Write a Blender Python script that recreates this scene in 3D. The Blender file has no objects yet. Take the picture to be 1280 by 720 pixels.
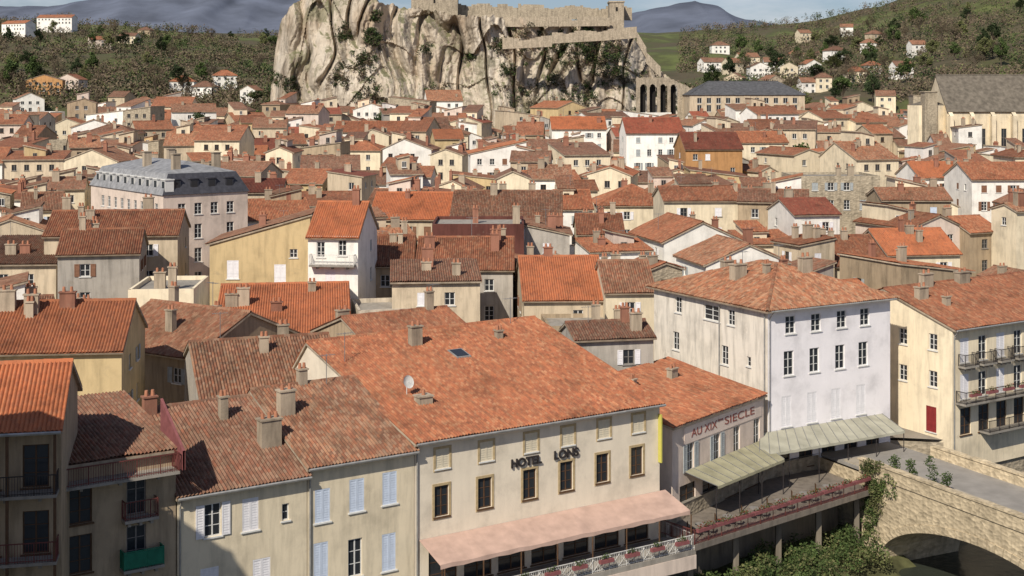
import bpy, math, random
from math import sin, cos, pi, radians, floor, sqrt
from mathutils import Vector, Matrix, noise
C = bpy.context.scene.collection
F, H, YH = 1700.0, 30.0, 115.0
rnd = random.Random(7)

# ---------------------------------------------------------------- mesh builder
class MB:
    def __init__(s): s.v=[]; s.f=[]; s.uv=[]; s.mi=[]
    def poly(s, pts, uv=None, mi=0):
        b=len(s.v); s.v.extend([tuple(p) for p in pts]); s.f.append(tuple(range(b,b+len(pts))))
        s.uv.append(uv if uv else [(0,0)]*len(pts)); s.mi.append(mi)
    def box(s,x0,x1,y0,y1,z0,z1,mi=0):
        b=len(s.v)
        s.v.extend([(x0,y0,z0),(x1,y0,z0),(x1,y1,z0),(x0,y1,z0),(x0,y0,z1),(x1,y0,z1),(x1,y1,z1),(x0,y1,z1)])
        for q in ((0,3,2,1),(4,5,6,7),(0,1,5,4),(1,2,6,5),(2,3,7,6),(3,0,4,7)):
            s.f.append(tuple(b+i for i in q)); s.uv.append([(0,0)]*4); s.mi.append(mi)
    def bar(s,A,B,r,mi=0,n=6):
        A=Vector(A);B=Vector(B); d=(B-A)
        if d.length<1e-5: return
        d.normalize(); a=d.orthogonal().normalized(); c=d.cross(a); b0=len(s.v)
        ra,rb=r if isinstance(r,tuple) else (r,r)
        for P,rr in ((A,ra),(B,rb)):
            for k in range(n):
                t=2*pi*k/n; s.v.append(tuple(P+(a*cos(t)+c*sin(t))*rr))
        for k in range(n):
            k2=(k+1)%n; s.f.append((b0+k,b0+k2,b0+n+k2,b0+n+k)); s.uv.append([(0,0)]*4); s.mi.append(mi)
        s.f.append(tuple(b0+n+k for k in range(n))); s.uv.append([(0,0)]*n); s.mi.append(mi)
        s.f.append(tuple(b0+n-1-k for k in range(n))); s.uv.append([(0,0)]*n); s.mi.append(mi)
    def mesh(s,name,mats):
        me=bpy.data.meshes.new(name); me.from_pydata(s.v,[],s.f)
        ul=me.uv_layers.new(name='UVMap'); flat=[]
        for u in s.uv:
            for a in u: flat.extend(a)
        ul.data.foreach_set('uv',flat)
        if not isinstance(mats,(list,tuple)): mats=[mats]
        for m in mats: me.materials.append(m)
        if len(mats)>1: me.polygons.foreach_set('material_index',s.mi)
        me.update(); return me
    def build(s,name,mats,parent=None): return link(name,s.mesh(name,mats),parent)
def link(name,me,parent=None,loc=(0,0,0),rz=0):
    o=bpy.data.objects.new(name,me); C.objects.link(o); o.location=loc; o.rotation_euler=(0,0,rz)
    if parent: o.parent=parent
    return o
def tag(o,label,cat,group=None,kind=None):
    if label: o['label']=label
    if cat: o['category']=cat
    if group: o['group']=group
    if kind: o['kind']=kind
    return o
def thing(name,label,cat,loc,rz=0,group=None): return tag(link(name,None,None,loc,rz),label,cat,group)
def struct(name,mb,m):
    o=mb.build(name,m); o['kind']='structure'; return o
def xat(px,Y): return (px-640)*Y/F
def zat(py,Y): return H-(py-YH)*Y/F
def W(px,py,Y): return Vector((xat(px,Y),Y,zat(py,Y)))

# ---------------------------------------------------------------- materials
def newmat(name):
    m=bpy.data.materials.new(name); m.use_nodes=True; nt=m.node_tree; b=nt.nodes['Principled BSDF']
    b.inputs['Roughness'].default_value=.88
    b.inputs['Specular IOR Level'].default_value=.2
    return m,nt,b
def N(nt,t,**k):
    n=nt.nodes.new(t)
    for a,v in k.items(): setattr(n,a,v)
    return n
def ramp(nt,stops,fac):
    r=N(nt,'ShaderNodeValToRGB'); e=r.color_ramp.elements
    while len(e)<len(stops): e.new(.5)
    for i,(p,c) in enumerate(stops):
        e[i].position=p; e[i].color=(c[0],c[1],c[2],1) if isinstance(c,(tuple,list)) else (c,c,c,1)
    nt.links.new(fac,r.inputs[0]); return r.outputs[0]
def mixc(nt,a,b,fac,bt='MIX'):
    m=N(nt,'ShaderNodeMix',data_type='RGBA',blend_type=bt)
    for s,i in ((a,6),(b,7)):
        if isinstance(s,(tuple,list)): m.inputs[i].default_value=(s[0],s[1],s[2],1)
        else: nt.links.new(s,m.inputs[i])
    if isinstance(fac,(int,float)): m.inputs[0].default_value=fac
    else: nt.links.new(fac,m.inputs[0])
    return m.outputs[2]
def mth(nt,op,a,b=None):
    m=N(nt,'ShaderNodeMath',operation=op)
    for i,s in enumerate((a,b)):
        if s is None: continue
        if isinstance(s,(int,float)): m.inputs[i].default_value=s
        else: nt.links.new(s,m.inputs[i])
    return m.outputs[0]
def noi(nt,vec,scale,detail=5,rough=.55):
    n=N(nt,'ShaderNodeTexNoise'); n.inputs['Scale'].default_value=scale; n.inputs['Detail'].default_value=detail
    n.inputs['Roughness'].default_value=rough
    nt.links.new(vec,n.inputs['Vector']); return n.outputs['Fac']
def mapv(nt,vec,sc):
    m=N(nt,'ShaderNodeMapping'); m.inputs['Scale'].default_value=sc; nt.links.new(vec,m.inputs[0]); return m.outputs[0]
def bump(nt,b,h,st,dist=.05):
    n=N(nt,'ShaderNodeBump'); n.inputs['Strength'].default_value=st; n.inputs['Distance'].default_value=dist
    nt.links.new(h,n.inputs['Height']); nt.links.new(n.outputs[0],b.inputs['Normal'])
def sc(c,k): return tuple(min(1,x*k) for x in c)
def wallmat(name,c,dirt=.55,stone=False):
    m,nt,b=newmat(name); tc=N(nt,'ShaderNodeTexCoord').outputs['Object']
    oi=N(nt,'ShaderNodeObjectInfo')
    off=N(nt,'ShaderNodeVectorMath',operation='ADD'); nt.links.new(tc,off.inputs[0])
    cb=N(nt,'ShaderNodeCombineXYZ'); r=mth(nt,'MULTIPLY',oi.outputs['Random'],50.0)
    for i in range(3): nt.links.new(r,cb.inputs[i])
    nt.links.new(cb.outputs[0],off.inputs[1]); v=off.outputs[0]
    a=ramp(nt,[(.3,sc(c,.78)),(.5,c),(.8,sc(c,1.08))],noi(nt,v,.45,6,.6))
    st=ramp(nt,[(.45,1),(.70,dirt)],noi(nt,mapv(nt,v,(1.3,1.3,.18)),1.4,6,.65))
    a=mixc(nt,a,st,.85,'MULTIPLY')
    g=ramp(nt,[(.59,0.),(.72,1.)],noi(nt,v,.8,8,.7))
    a=mixc(nt,a,(.27,.22,.16),mth(nt,'MULTIPLY',g,.45 if dirt<.7 else (.25 if dirt<.9 else .1)))
    if stone:
        vo=N(nt,'ShaderNodeTexVoronoi'); vo.inputs['Scale'].default_value=2.4; nt.links.new(mapv(nt,v,(1,1,1.7)),vo.inputs['Vector'])
        a=mixc(nt,a,ramp(nt,[(0,.6),(1,1.25)],vo.outputs['Color']),.7,'MULTIPLY'); bump(nt,b,vo.outputs['Distance'],.6,.1)
    else: bump(nt,b,noi(nt,v,7,5,.7),.4,.03)
    k=ramp(nt,[(0,.84),(1,1.08)],oi.outputs['Random'])
    a=mixc(nt,a,k,1,'MULTIPLY')
    nt.links.new(a,b.inputs['Base Color']); return m
PER=.22
def roofmat(name,cols,grime=.45):
    m,nt,b=newmat(name); uv=N(nt,'ShaderNodeTexCoord').outputs['UV']; oi=N(nt,'ShaderNodeObjectInfo')
    sp=N(nt,'ShaderNodeSeparateXYZ'); nt.links.new(uv,sp.inputs[0])
    fu=mth(nt,'FLOOR',mth(nt,'MULTIPLY',sp.outputs[0],1/PER)); vy=mth(nt,'MULTIPLY',sp.outputs[1],3.0); fv=mth(nt,'FLOOR',vy)
    cb=N(nt,'ShaderNodeCombineXYZ'); nt.links.new(fu,cb.inputs[0]); nt.links.new(fv,cb.inputs[1])
    rr=mth(nt,'MULTIPLY',oi.outputs['Random'],91.0); nt.links.new(rr,cb.inputs[2])
    wn=N(nt,'ShaderNodeTexWhiteNoise',noise_dimensions='3D'); nt.links.new(cb.outputs[0],wn.inputs['Vector'])
    a=ramp(nt,[(i/(len(cols)-1),c) for i,c in enumerate(cols)],wn.outputs['Value'])
    mean=tuple(sum(c[i] for c in cols)/len(cols) for i in range(3)); a=mixc(nt,a,mean,.28)
    av=N(nt,'ShaderNodeVectorMath',operation='ADD'); nt.links.new(uv,av.inputs[0])
    c2=N(nt,'ShaderNodeCombineXYZ'); nt.links.new(rr,c2.inputs[0]); nt.links.new(rr,c2.inputs[1]); nt.links.new(c2.outputs[0],av.inputs[1]); v=av.outputs[0]
    big=ramp(nt,[(.32,(.42,.40,.38)),(.48,(.84,.82,.80)),(.66,(1.08,1.04,1.0))],noi(nt,v,.30,9,.75))
    a=mixc(nt,a,big,.9,'MULTIPLY')
    st=ramp(nt,[(.43,0.),(.64,1.)],noi(nt,mapv(nt,v,(2.4,.30,1)),1.2,7,.72))
    a=mixc(nt,a,(.11,.075,.05),mth(nt,'MULTIPLY',st,grime))
    li=ramp(nt,[(.54,0.),(.66,1.)],noi(nt,v,1.9,8,.78))
    a=mixc(nt,a,(.33,.25,.16),mth(nt,'MULTIPLY',li,.45 if grime>.25 else .25))
    dk=ramp(nt,[(.55,0.),(.68,1.)],noi(nt,v,.9,9,.8)); a=mixc(nt,a,(.10,.07,.05),mth(nt,'MULTIPLY',dk,.5 if grime>.25 else .2))
    k=ramp(nt,[(0,(.64,.66,.68)),(.5,(.94,.95,.95)),(1,(1.15,1.08,1.0))],oi.outputs['Random'])
    a=mixc(nt,a,k,1,'MULTIPLY')
    nt.links.new(a,b.inputs['Base Color'])
    fr=mth(nt,'FRACT',vy)
    hgt=mth(nt,'ADD',mth(nt,'MULTIPLY',fr,-.5),mth(nt,'MULTIPLY',wn.outputs['Value'],.6))
    bump(nt,b,hgt,.9,.04); return m
def plain(name,c,rough=.7,metal=0,var=.2,scale=3):
    m,nt,b=newmat(name); b.inputs['Roughness'].default_value=rough; b.inputs['Metallic'].default_value=metal
    tc=N(nt,'ShaderNodeTexCoord').outputs['Object']
    nt.links.new(ramp(nt,[(.3,sc(c,1-var)),(.7,sc(c,1+var))],noi(nt,tc,scale,5)),b.inputs['Base Color']); return m
def leafmat(name,c1,c2,c3):
    m,nt,b=newmat(name); g=N(nt,'ShaderNodeNewGeometry'); tc=N(nt,'ShaderNodeTexCoord').outputs['Object']
    a=ramp(nt,[(0,c1),(.5,c2),(1,c3)],g.outputs['Random Per Island'])
    a=mixc(nt,a,ramp(nt,[(.35,.5),(.65,1.25)],noi(nt,tc,.35,3)),.8,'MULTIPLY')
    nt.links.new(a,b.inputs['Base Color']); return m
WM={
 'cream':wallmat('cream plaster',(.76,.65,.47),.72),'white':wallmat('white plaster',(.86,.82,.75),.82),
 'beige':wallmat('beige plaster',(.60,.49,.35),.6),'grey':wallmat('grey plaster',(.42,.38,.33),.58),
 'ochre':wallmat('ochre plaster',(.58,.44,.24),.68),'pink':wallmat('pale pink plaster',(.68,.56,.47),.76),
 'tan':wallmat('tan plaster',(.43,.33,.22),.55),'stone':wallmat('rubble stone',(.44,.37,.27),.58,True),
 'orange':wallmat('orange plaster',(.52,.28,.12),.7),'maroon':wallmat('maroon boarding',(.12,.045,.035),.6),
 'lilac':wallmat('lilac white plaster',(.86,.82,.83),.95),'hotel':wallmat('hotel plaster',(.82,.72,.57),.90),
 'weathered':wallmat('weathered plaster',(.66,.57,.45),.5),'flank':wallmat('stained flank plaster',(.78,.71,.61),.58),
 'bridge':wallmat('warm bridge stone',(.60,.49,.33),.6,True)}
T1=(.43,.165,.085);T2=(.33,.12,.068);T3=(.24,.09,.055);T4=(.46,.245,.145);T5=(.17,.10,.07);T6=(.49,.175,.08)
RM={
 'russet':roofmat('russet tiles',[T3,T2,T1,T2,T4,T1,T3],.45),
 'brown':roofmat('brown tiles',[T5,T3,(.29,.155,.105),(.37,.23,.155),(.24,.13,.09),T2,(.34,.225,.16)],.55),
 'orange':roofmat('orange tiles',[T1,T6,T2,T6,(.46,.165,.08),T1],.22),
 'mottled':roofmat('mottled tiles',[T5,T2,T4,(.40,.25,.165),T3,T1,(.44,.31,.22)],.55),
 'red':roofmat('red tiles',[(.28,.075,.05),(.33,.10,.065),(.24,.07,.05),(.36,.13,.08)],.35)}
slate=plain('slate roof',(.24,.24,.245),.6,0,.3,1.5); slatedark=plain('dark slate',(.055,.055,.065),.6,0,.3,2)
browns=plain('brown slate',(.14,.12,.095),.8,0,.35,1)
glass,_n,_b=newmat('window glass'); _b.inputs['Base Color'].default_value=(.025,.028,.032,1); _b.inputs['Roughness'].default_value=.12; _b.inputs['Specular IOR Level'].default_value=.5
darkin=plain('dark interior',(.02,.018,.016),.9)
fwhite=plain('white paint',(.62,.61,.58),.6,0,.08); fbrown=plain('brown wood',(.10,.055,.03),.6); fgrey=plain('grey wood',(.22,.20,.18),.8)
shblue=plain('pale blue paint',(.52,.58,.68),.6,0,.1); shwhite=plain('white shutter paint',(.72,.70,.71),.6,0,.1); shgrey=plain('grey shutter paint',(.34,.36,.36),.7); shbrown=plain('brown shutter paint',(.20,.10,.06),.7)
shbeige=plain('beige shutter paint',(.60,.53,.40),.7,0,.1)
surr=plain('ochre surround paint',(.42,.32,.18),.8,0,.2); iron=plain('dark iron',(.035,.03,.03),.5); redrail=plain('dull red railing paint',(.13,.04,.035),.6)
whiterail=plain('white railing paint',(.60,.58,.54),.6); pinkrail=plain('maroon panel paint',(.22,.08,.08),.6)
concrete=wallmat('concrete',(.32,.29,.25),.6); render_=wallmat('chimney render',(.42,.34,.25),.5); brick=wallmat('chimney brick',(.32,.15,.10),.6); pot=plain('clay pots',(.38,.17,.10),.8)
metal=plain('grey metal',(.30,.30,.30),.45,.6)
zinc=plain('zinc gutter',(.36,.35,.33),.5,.4)

# ---------------------------------------------------------------- terrain
def G(y): return max(0.,(min(y,560)-110)*.03)
PS=[(-300,10),(0,22),(100,26),(200,34),(340,42),(420,40),(780,40),(870,38),(935,30),(1000,26),(1060,14),(1110,2),(1160,-18),(1280,-50),(1600,-70)]
def lerp(tab,x):
    if x<=tab[0][0]: return tab[0][1]
    for (a,b),(c,d) in zip(tab,tab[1:]):
        if x<=c: return b+(d-b)*(x-a)/(c-a)
    return tab[-1][1]
def T(x,y):
    if y<=540: return G(y)
    px=640+F*x/y; ps=lerp(PS,px); t=min(1,(y-540)/760.)
    py0=115+(30-G(y))*F/540.; py=py0+(ps-py0)*t**.5
    z=H-(py-YH)*min(y,1300)/F
    if y>1300: z-=(y-1300)*.03
    return z+noise.noise(Vector((x/70,y/70,0)))*6*min(1,(y-540)/100)+noise.noise(Vector((x/25,y/30,4)))*2*min(1,(y-540)/100)

# ---------------------------------------------------------------- roofs
def clip(poly,a):
    bs=[]; n=len(poly)
    for i in range(n):
        (a0,b0),(a1,b1)=poly[i],poly[(i+1)%n]
        if abs(a1-a0)<1e-9:
            if abs(a-a0)<1e-6: bs+= [b0,b1]
            continue
        t=(a-a0)/(a1-a0)
        if -1e-6<=t<=1+1e-6: bs.append(b0+(b1-b0)*t)
    return (min(bs),max(bs)) if bs else None
def plane(mb,pts,U,near=True,thick=.14,lift=.05,wob=.06):
    pts=[Vector(p) for p in pts]; U=Vector(U).normalized()
    n=Vector((0,0,0))
    for i in range(len(pts)): n+=pts[i].cross(pts[(i+1)%len(pts)])
    n.normalize()
    if n.z<0: n=-n; pts=pts[::-1]
    U=(U-n*U.dot(n)).normalized(); V=n.cross(U); O=pts[0]
    p2=[((p-O).dot(U),(p-O).dot(V)) for p in pts]
    top=[p+n*(lift if not near else .01) for p in pts]; bot=[p-n*thick for p in pts]
    mb.poly(top,[(a,b) for a,b in p2]); mb.poly(bot[::-1],None,1)
    for i in range(len(pts)):
        j=(i+1)%len(pts); mb.poly([bot[i],bot[j],top[j],top[i]],None,1)
    if not near: return
    per=PER; amin=min(a for a,b in p2); amax=max(a for a,b in p2); hs=[0,.065,.10,.065]
    a=floor(amin/per)*per; lines=[]; k=0
    while a<amax+per:
        aa=min(max(a,amin+1e-5),amax-1e-5); r=clip(p2,aa)
        lines.append((aa,r,hs[k%4],a)); a+=per/4; k+=1
    bl=max(b for a,b in p2)-min(b for a,b in p2); ns=max(1,int(bl/1.1))
    prev=None
    for a,r,h,a_raw in lines:
        if r and r[1]-r[0]>.02:
            b0=len(mb.v); cur=b0; rb=[]
            cell=floor((a_raw-.01)/per); ej=.07*noise.noise(Vector((cell*5.3,O.x,1.)))
            for s in range(ns+1):
                b=r[0]+(r[1]-r[0])*s/ns
                if s==0: b-=ej if len(pts)==4 else 0
                P=O+U*a+V*b; w=noise.noise(P*.4)*wob*1.8+noise.noise(Vector((cell*3.1,s*1.7,P.x*.01)))*.035
                mb.v.append(tuple(P+n*(.05+h+max(-.0,w)))); rb.append(b)
            if prev is not None and a>prev[2]+1e-6:
                pb,prb,pa=prev
                for s in range(ns):
                    mb.f.append((pb+s,cur+s,cur+s+1,pb+s+1)); mb.mi.append(0)
                    e=1e-3; mb.uv.append([(pa+e,prb[s]),(a-e,rb[s]),(a-e,rb[s+1]),(pa+e,prb[s+1])])
            prev=(cur,rb,a)
        else: prev=None
def cap(mb,A,B,r=.16):
    A=Vector(A);B=Vector(B); d=(B-A)
    if d.length<.05: return
    L=d.length; d.normalize(); s=d.cross(Vector((0,0,1))).normalized(); u=s.cross(d)
    pr=[(-1,-.3),(-.7,.45),(0,.85),(.7,.45),(1,-.3)]
    ns=max(1,int(L/.5))
    for i in range(ns):
        P=A+d*(L*i/ns); Q=A+d*(L*(i+1)/ns); k=1+.25*((i*7)%3)/3
        for (a,b),(c,e) in zip(pr,pr[1:]):
            mb.poly([P+s*a*r*k+u*b*r*k+u*.08,Q+s*a*r+u*b*r+u*.08,Q+s*c*r+u*e*r+u*.08,P+s*c*r*k+u*e*r*k+u*.08],[(i*.25+.01,.1),(i*.25+.2,.1),(i*.25+.2,.3),(i*.25+.01,.3)])

# ---------------------------------------------------------------- windows
cache={}
def wmesh(key,fn):
    if key not in cache: cache[key]=fn()
    return cache[key]
def frame_mesh(w,h,m,far,sill=True):
    b=MB(); t=.07
    b.box(0,t,.1,.18,0,h); b.box(w-t,w,.1,.18,0,h); b.box(t,w-t,.1,.18,0,t); b.box(t,w-t,.1,.18,h-t,h)
    if w>.7: b.box(w/2-.04,w/2+.04,.095,.175,t,h-t)
    if not far:
        for k in range(1,3 if h>1.2 else 2):
            z=h*k/(3 if h>1.2 else 2); b.box(t,w/2-.04,.11,.165,z-.02,z+.02); b.box(w/2+.04,w-t,.11,.165,z-.02,z+.02)
    if sill: b.box(-.1,w+.1,-.09,.1,-.09,-.003)
    if far: b.poly([(0,.16,0),(w,.16,0),(w,.16,h),(0,.16,h)],None,1); return b.mesh('window',[m,glass])
    return b.mesh('window',m)
def pane_mesh(w,h):
    b=MB(); b.box(.02,w-.02,.13,.15,.02,h-.02); return b.mesh('pane',glass)
def shut_mesh(w,h,m):
    b=MB(); b.box(0,w,0,.045,0,h)
    b.box(0,w,-.02,0,.0,.1); b.box(0,w,-.02,0,h-.1,h); b.box(0,.08,-.02,0,.1,h-.1); b.box(w-.08,w,-.02,0,.1,h-.1)
    n=max(3,int(h/.16))
    for k in range(n):
        z=.12+(h-.24)*k/n; b.poly([(.08,-.015,z),(w-.08,-.015,z),(w-.08,-.002,z+.1),(.08,-.002,z+.1)])
    return b.mesh('shutter',m)
def surr_mesh(w,h,m):
    b=MB(); t=.16; b.box(-t,-.002,-.035,.02,-t,h+t); b.box(w+.002,w+t,-.035,.02,-t,h+t); b.box(-.002,w+.002,-.035,.02,h+.002,h+t); b.box(-.002,w+.002,-.05,.02,-t,-.1)
    return b.mesh('surround',m)
FR={'front':lambda w,d:((0,0),(1,0)),'right':lambda w,d:((w,0),(0,1)),'back':lambda w,d:((w,d),(-1,0)),'left':lambda w,d:((0,d),(0,-1))}
RZ={'front':0,'right':pi/2,'back':pi,'left':-pi/2}
def add_window(root,side,w_,d_,u,z,w,h,st,far,shm=None,frm=None):
    O,U=FR[side](w_,d_); loc=(O[0]+U[0]*u,O[1]+U[1]*u,z); rz=RZ[side]; w=round(w,2); h=round(h,2)
    frm=frm or fwhite
    wo=link('window',wmesh(('f',w,h,frm.name,far),lambda:frame_mesh(w,h,frm,far)),root,loc,rz)
    if not far: link('pane',wmesh(('p',w,h),lambda:pane_mesh(w,h)),wo)
    if st in 'oc' and shm:
        me=wmesh(('s',round(w/2,2),h,shm.name),lambda:shut_mesh(w/2,h,shm))
        if st=='o': link('shutter',me,wo,(-w/2-.03,-.06,0)); link('shutter',me,wo,(w+.03,-.06,0))
        else: link('shutter',me,wo,(0,.03,0)); link('shutter',me,wo,(w/2+.004,.03,0))
    if st=='s': link('surround',wmesh(('r',w,h),lambda:surr_mesh(w,h,surr)),wo)
    if st=='t':
        me=wmesh(('s',round(w/2,2),h,shbeige.name),lambda:shut_mesh(w/2,h,shbeige))
        link('shutter',me,wo,(0,.03,0)); link('shutter',me,wo,(w/2+.004,.03,0)); link('surround',wmesh(('r',w,h),lambda:surr_mesh(w,h,surr)),wo)
    return wo

FOOT=[]
class House:
    def __init__(s,O,ang,w,d,zb,ze):
        s.O=Vector(O); s.ang=radians(ang); s.w=w; s.d=d; s.zb=zb; s.h=ze-zb; s.win={k:[] for k in FR}; s.extra=[]
        c,n=cos(s.ang),sin(s.ang); s.ux=Vector((c,n)); s.uy=Vector((-n,c))
        FOOT.append([s.O+s.ux*a+s.uy*b for a,b in ((0,0),(w,0),(w,d),(0,d))])
    def wp(s,side,u=0):
        O,U=FR[side](s.w,s.d); x=O[0]+U[0]*u; y=O[1]+U[1]*u; return s.O+s.ux*x+s.uy*y
    def u_at(s,side,px):
        P=s.wp(side,0); D=s.wp(side,1)-P; k=(px-640)/F; return (k*P.y-P.x)/(D.x-k*D.y)
    def pwin(s,side,px,py,w,h,st='p',shm=None,frm=None):
        u=s.u_at(side,px); Y=s.wp(side,u).y; z=zat(py,Y)-s.zb; s.addwin(side,u-w/2,z-h/2,w,h,st,shm,frm)
    def addwin(s,side,u,z,w,h,st='p',shm=None,frm=None):
        L=s.w if side in('front','back') else s.d
        if u<.12 or u+w>L-.12 or z<.05 or z+h>s.h-.12: return
        for q in s.win[side]:
            if u<q[0]+q[2]+.1 and q[0]<u+w+.1 and z<q[1]+q[3]+.1 and q[1]<z+h+.1: return
        s.win[side].append((u,z,w,h,st,shm,frm))
    def auto(s,side,r,rows=3,sp=2.6,w=.95,h=1.5,shm=None,skip=.12,st=None,frm=None):
        L=s.w if side in('front','back') else s.d
        n=max(1,int((L-1)/sp)); off=(L-n*sp)/2+sp/2
        for k in range(rows):
            z=s.h-.75-h-k*3.0
            hh=h if k else h*.8
            for i in range(n):
                if r.random()<skip: continue
                s.addwin(side,off+i*sp-w/2,z,w,hh,st or r.choice('ppoocc'),shm,frm)
    def roofz(s,x,y):
        h,w,d,R=s.h,s.w,s.d,s.rise; k=s.rf
        if s.rt=='gx': yr=d*k; return h+R*(y/yr if y<yr else (d-y)/(d-yr))
        if s.rt=='gy': xr=w*k; return h+R*(x/xr if x<xr else (w-x)/(w-xr))
        if s.rt=='hip': i=min(w,d)/2; return h+R*min(x,w-x,y,d-y,i)/i
        if s.rt=='sf': return h+R*y/d
        if s.rt=='sl': return h+R*x/w
        if s.rt=='sr': return h+R*(w-x)/w
        return h
    def build(s,name,label,cat,rt,rise,wm,rm,near=True,far=False,ov=.4,rf=.5,group=None,cornice=True,chim=(),gutter=False,slateroof=None,parapet=.4,sidemat=None):
        root=thing(name,label,cat,(s.O.x,s.O.y,s.zb),s.ang,group); s.root=root; s.rt=rt; s.rise=rise; s.rf=rf; s.near=near; s.far=far
        w,d,h=s.w,s.d,s.h; mb=MB(); sidemat=sidemat or {}
        for side in FR:
            O,U=FR[side](w,d); L=w if side in('front','back') else d; inn=(-U[1],U[0]); M_=2 if side in sidemat else 0
            def P(u,z,dep=0): return (O[0]+U[0]*u+inn[0]*dep,O[1]+U[1]*u+inn[1]*dep,z)
            ws=s.win[side]
            xs=sorted({0,L}|{q[0] for q in ws}|{q[0]+q[2] for q in ws}); zs=sorted({-2.5,h}|{q[1] for q in ws}|{q[1]+q[3] for q in ws})
            for i in range(len(xs)-1):
                for j in range(len(zs)-1):
                    cx=(xs[i]+xs[i+1])/2; cz=(zs[j]+zs[j+1])/2
                    if any(q[0]<cx<q[0]+q[2] and q[1]<cz<q[1]+q[3] for q in ws): continue
                    mb.poly([P(xs[i],zs[j]),P(xs[i+1],zs[j]),P(xs[i+1],zs[j+1]),P(xs[i],zs[j+1])],None,M_)
            for q in ws:
                a,b,c,e=q[0],q[1],q[0]+q[2],q[1]+q[3]; D=.2
                for (p,r_) in (((a,b),(c,b)),((c,b),(c,e)),((c,e),(a,e)),((a,e),(a,b))):
                    mb.poly([P(*p),P(*p,D),P(*r_,D),P(*r_)],None,M_)
                mb.poly([P(a,b,D),P(c,b,D),P(c,e,D),P(a,e,D)],None,1)
            R=rise
            if rt=='gx' and side in('left','right'): r_=rf if side=='right' else 1-rf; mb.poly([P(0,h),P(L,h),P(L*r_,h+R)],None,M_)
            if rt=='gy' and side in('front','back'): r_=rf if side=='front' else 1-rf; mb.poly([P(0,h),P(L,h),P(L*r_,h+R)])
            if rt=='sf':
                if side=='right': mb.poly([P(0,h),P(L,h),P(L,h+R)])
                if side=='left': mb.poly([P(0,h),P(L,h),P(0,h+R)])
                if side=='back': mb.poly([P(0,h),P(L,h),P(L,h+R),P(0,h+R)])
            if rt in('sl','sr'):
                hi={'sl':'right','sr':'left'}[rt]
                if side==hi: mb.poly([P(0,h),P(L,h),P(L,h+R),P(0,h+R)])
                if side=='front': mb.poly([P(0,h),P(L,h),P(L if rt=='sl' else 0,h+R)])
                if side=='back': mb.poly([P(0,h),P(L,h),P(0 if rt=='sl' else L,h+R)])
            if rt=='flat': mb.poly([P(0,h),P(L,h),P(L,h,.25),P(0,h,.25)]); mb.poly([P(0,h,.25),P(L,h,.25),P(L,h-parapet,.25),P(0,h-parapet,.25)])
            if cornice and rt in('gx','hip','sf') and side in(('front',) if rt!='hip' else tuple(FR)) and near:
                b=P(L+.02,h-.12,0); a=P(-.02,0,-.12)
                x0,x1=sorted((a[0],b[0])); y0,y1=sorted((a[1],b[1])); mb.box(x0,x1,y0,y1,h-.28,h-.14)
                a=P(-.02,0,-.22); x0,x1=sorted((a[0],b[0])); y0,y1=sorted((a[1],b[1])); mb.box(x0,x1,y0,y1,h-.135,h-.02)
        mb.build('wall',[wm,darkin]+([list(sidemat.values())[0]] if sidemat else []),root)
        s.wm=wm; s.rm=rm
        rb=MB(); o=.18
        if rt=='gx':
            yr=d*rf; sl=rise/yr; sb=rise/(d-yr)
            plane(rb,[(-o,-ov,h-ov*sl),(w+o,-ov,h-ov*sl),(w+o,yr,h+rise),(-o,yr,h+rise)],(1,0,0),near)
            plane(rb,[(w+o,d+ov,h-ov*sb),(-o,d+ov,h-ov*sb),(-o,yr,h+rise),(w+o,yr,h+rise)],(-1,0,0),near)
            cap(rb,(-o,yr,h+rise),(w+o,yr,h+rise))
        elif rt=='gy':
            xr=w*rf; sl=rise/xr; sb=rise/(w-xr)
            plane(rb,[(-ov,d+o,h-ov*sl),(-ov,-o,h-ov*sl),(xr,-o,h+rise),(xr,d+o,h+rise)],(0,-1,0),near)
            plane(rb,[(w+ov,-o,h-ov*sb),(w+ov,d+o,h-ov*sb),(xr,d+o,h+rise),(xr,-o,h+rise)],(0,1,0),near)
            cap(rb,(xr,-o,h+rise),(xr,d+o,h+rise))
        elif rt=='hip':
            i=min(w,d)/2; sl=rise/i; e=h-ov*sl; A=(-ov,-ov,e);B=(w+ov,-ov,e);Cc=(w+ov,d+ov,e);D=(-ov,d+ov,e)
            if w>=d: p,q=(i,d/2,h+rise),(w-i,d/2,h+rise)
            else: p,q=(w/2,i,h+rise),(w/2,d-i,h+rise)
            if w>=d: fs=[([A,B,q,p],(1,0,0)),([B,Cc,q],(0,1,0)),([Cc,D,p,q],(-1,0,0)),([D,A,p],(0,-1,0))]
            else: fs=[([A,B,p],(1,0,0)),([B,Cc,q,p],(0,1,0)),([Cc,D,q],(-1,0,0)),([D,A,p,q],(0,-1,0))]
            for f_,u_ in fs:
                if len(f_)==4 and (Vector(f_[2])-Vector(f_[3])).length<.05: f_=f_[:3]
                plane(rb,f_,u_,near)
            cap(rb,p,q); cap(rb,A,p); cap(rb,D,p if w>=d else q); cap(rb,B,q if w>=d else p); cap(rb,Cc,q)
        elif rt=='sf':
            sl=rise/d; plane(rb,[(-o,-ov,h-ov*sl),(w+o,-ov,h-ov*sl),(w+o,d+.2,h+rise+.2*sl),(-o,d+.2,h+rise+.2*sl)],(1,0,0),near)
        elif rt=='sl':
            sl=rise/w; plane(rb,[(-ov,d+o,h-ov*sl),(-ov,-o,h-ov*sl),(w+.2,-o,h+rise+.2*sl),(w+.2,d+o,h+rise+.2*sl)],(0,-1,0),near)
        elif rt=='sr':
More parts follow.
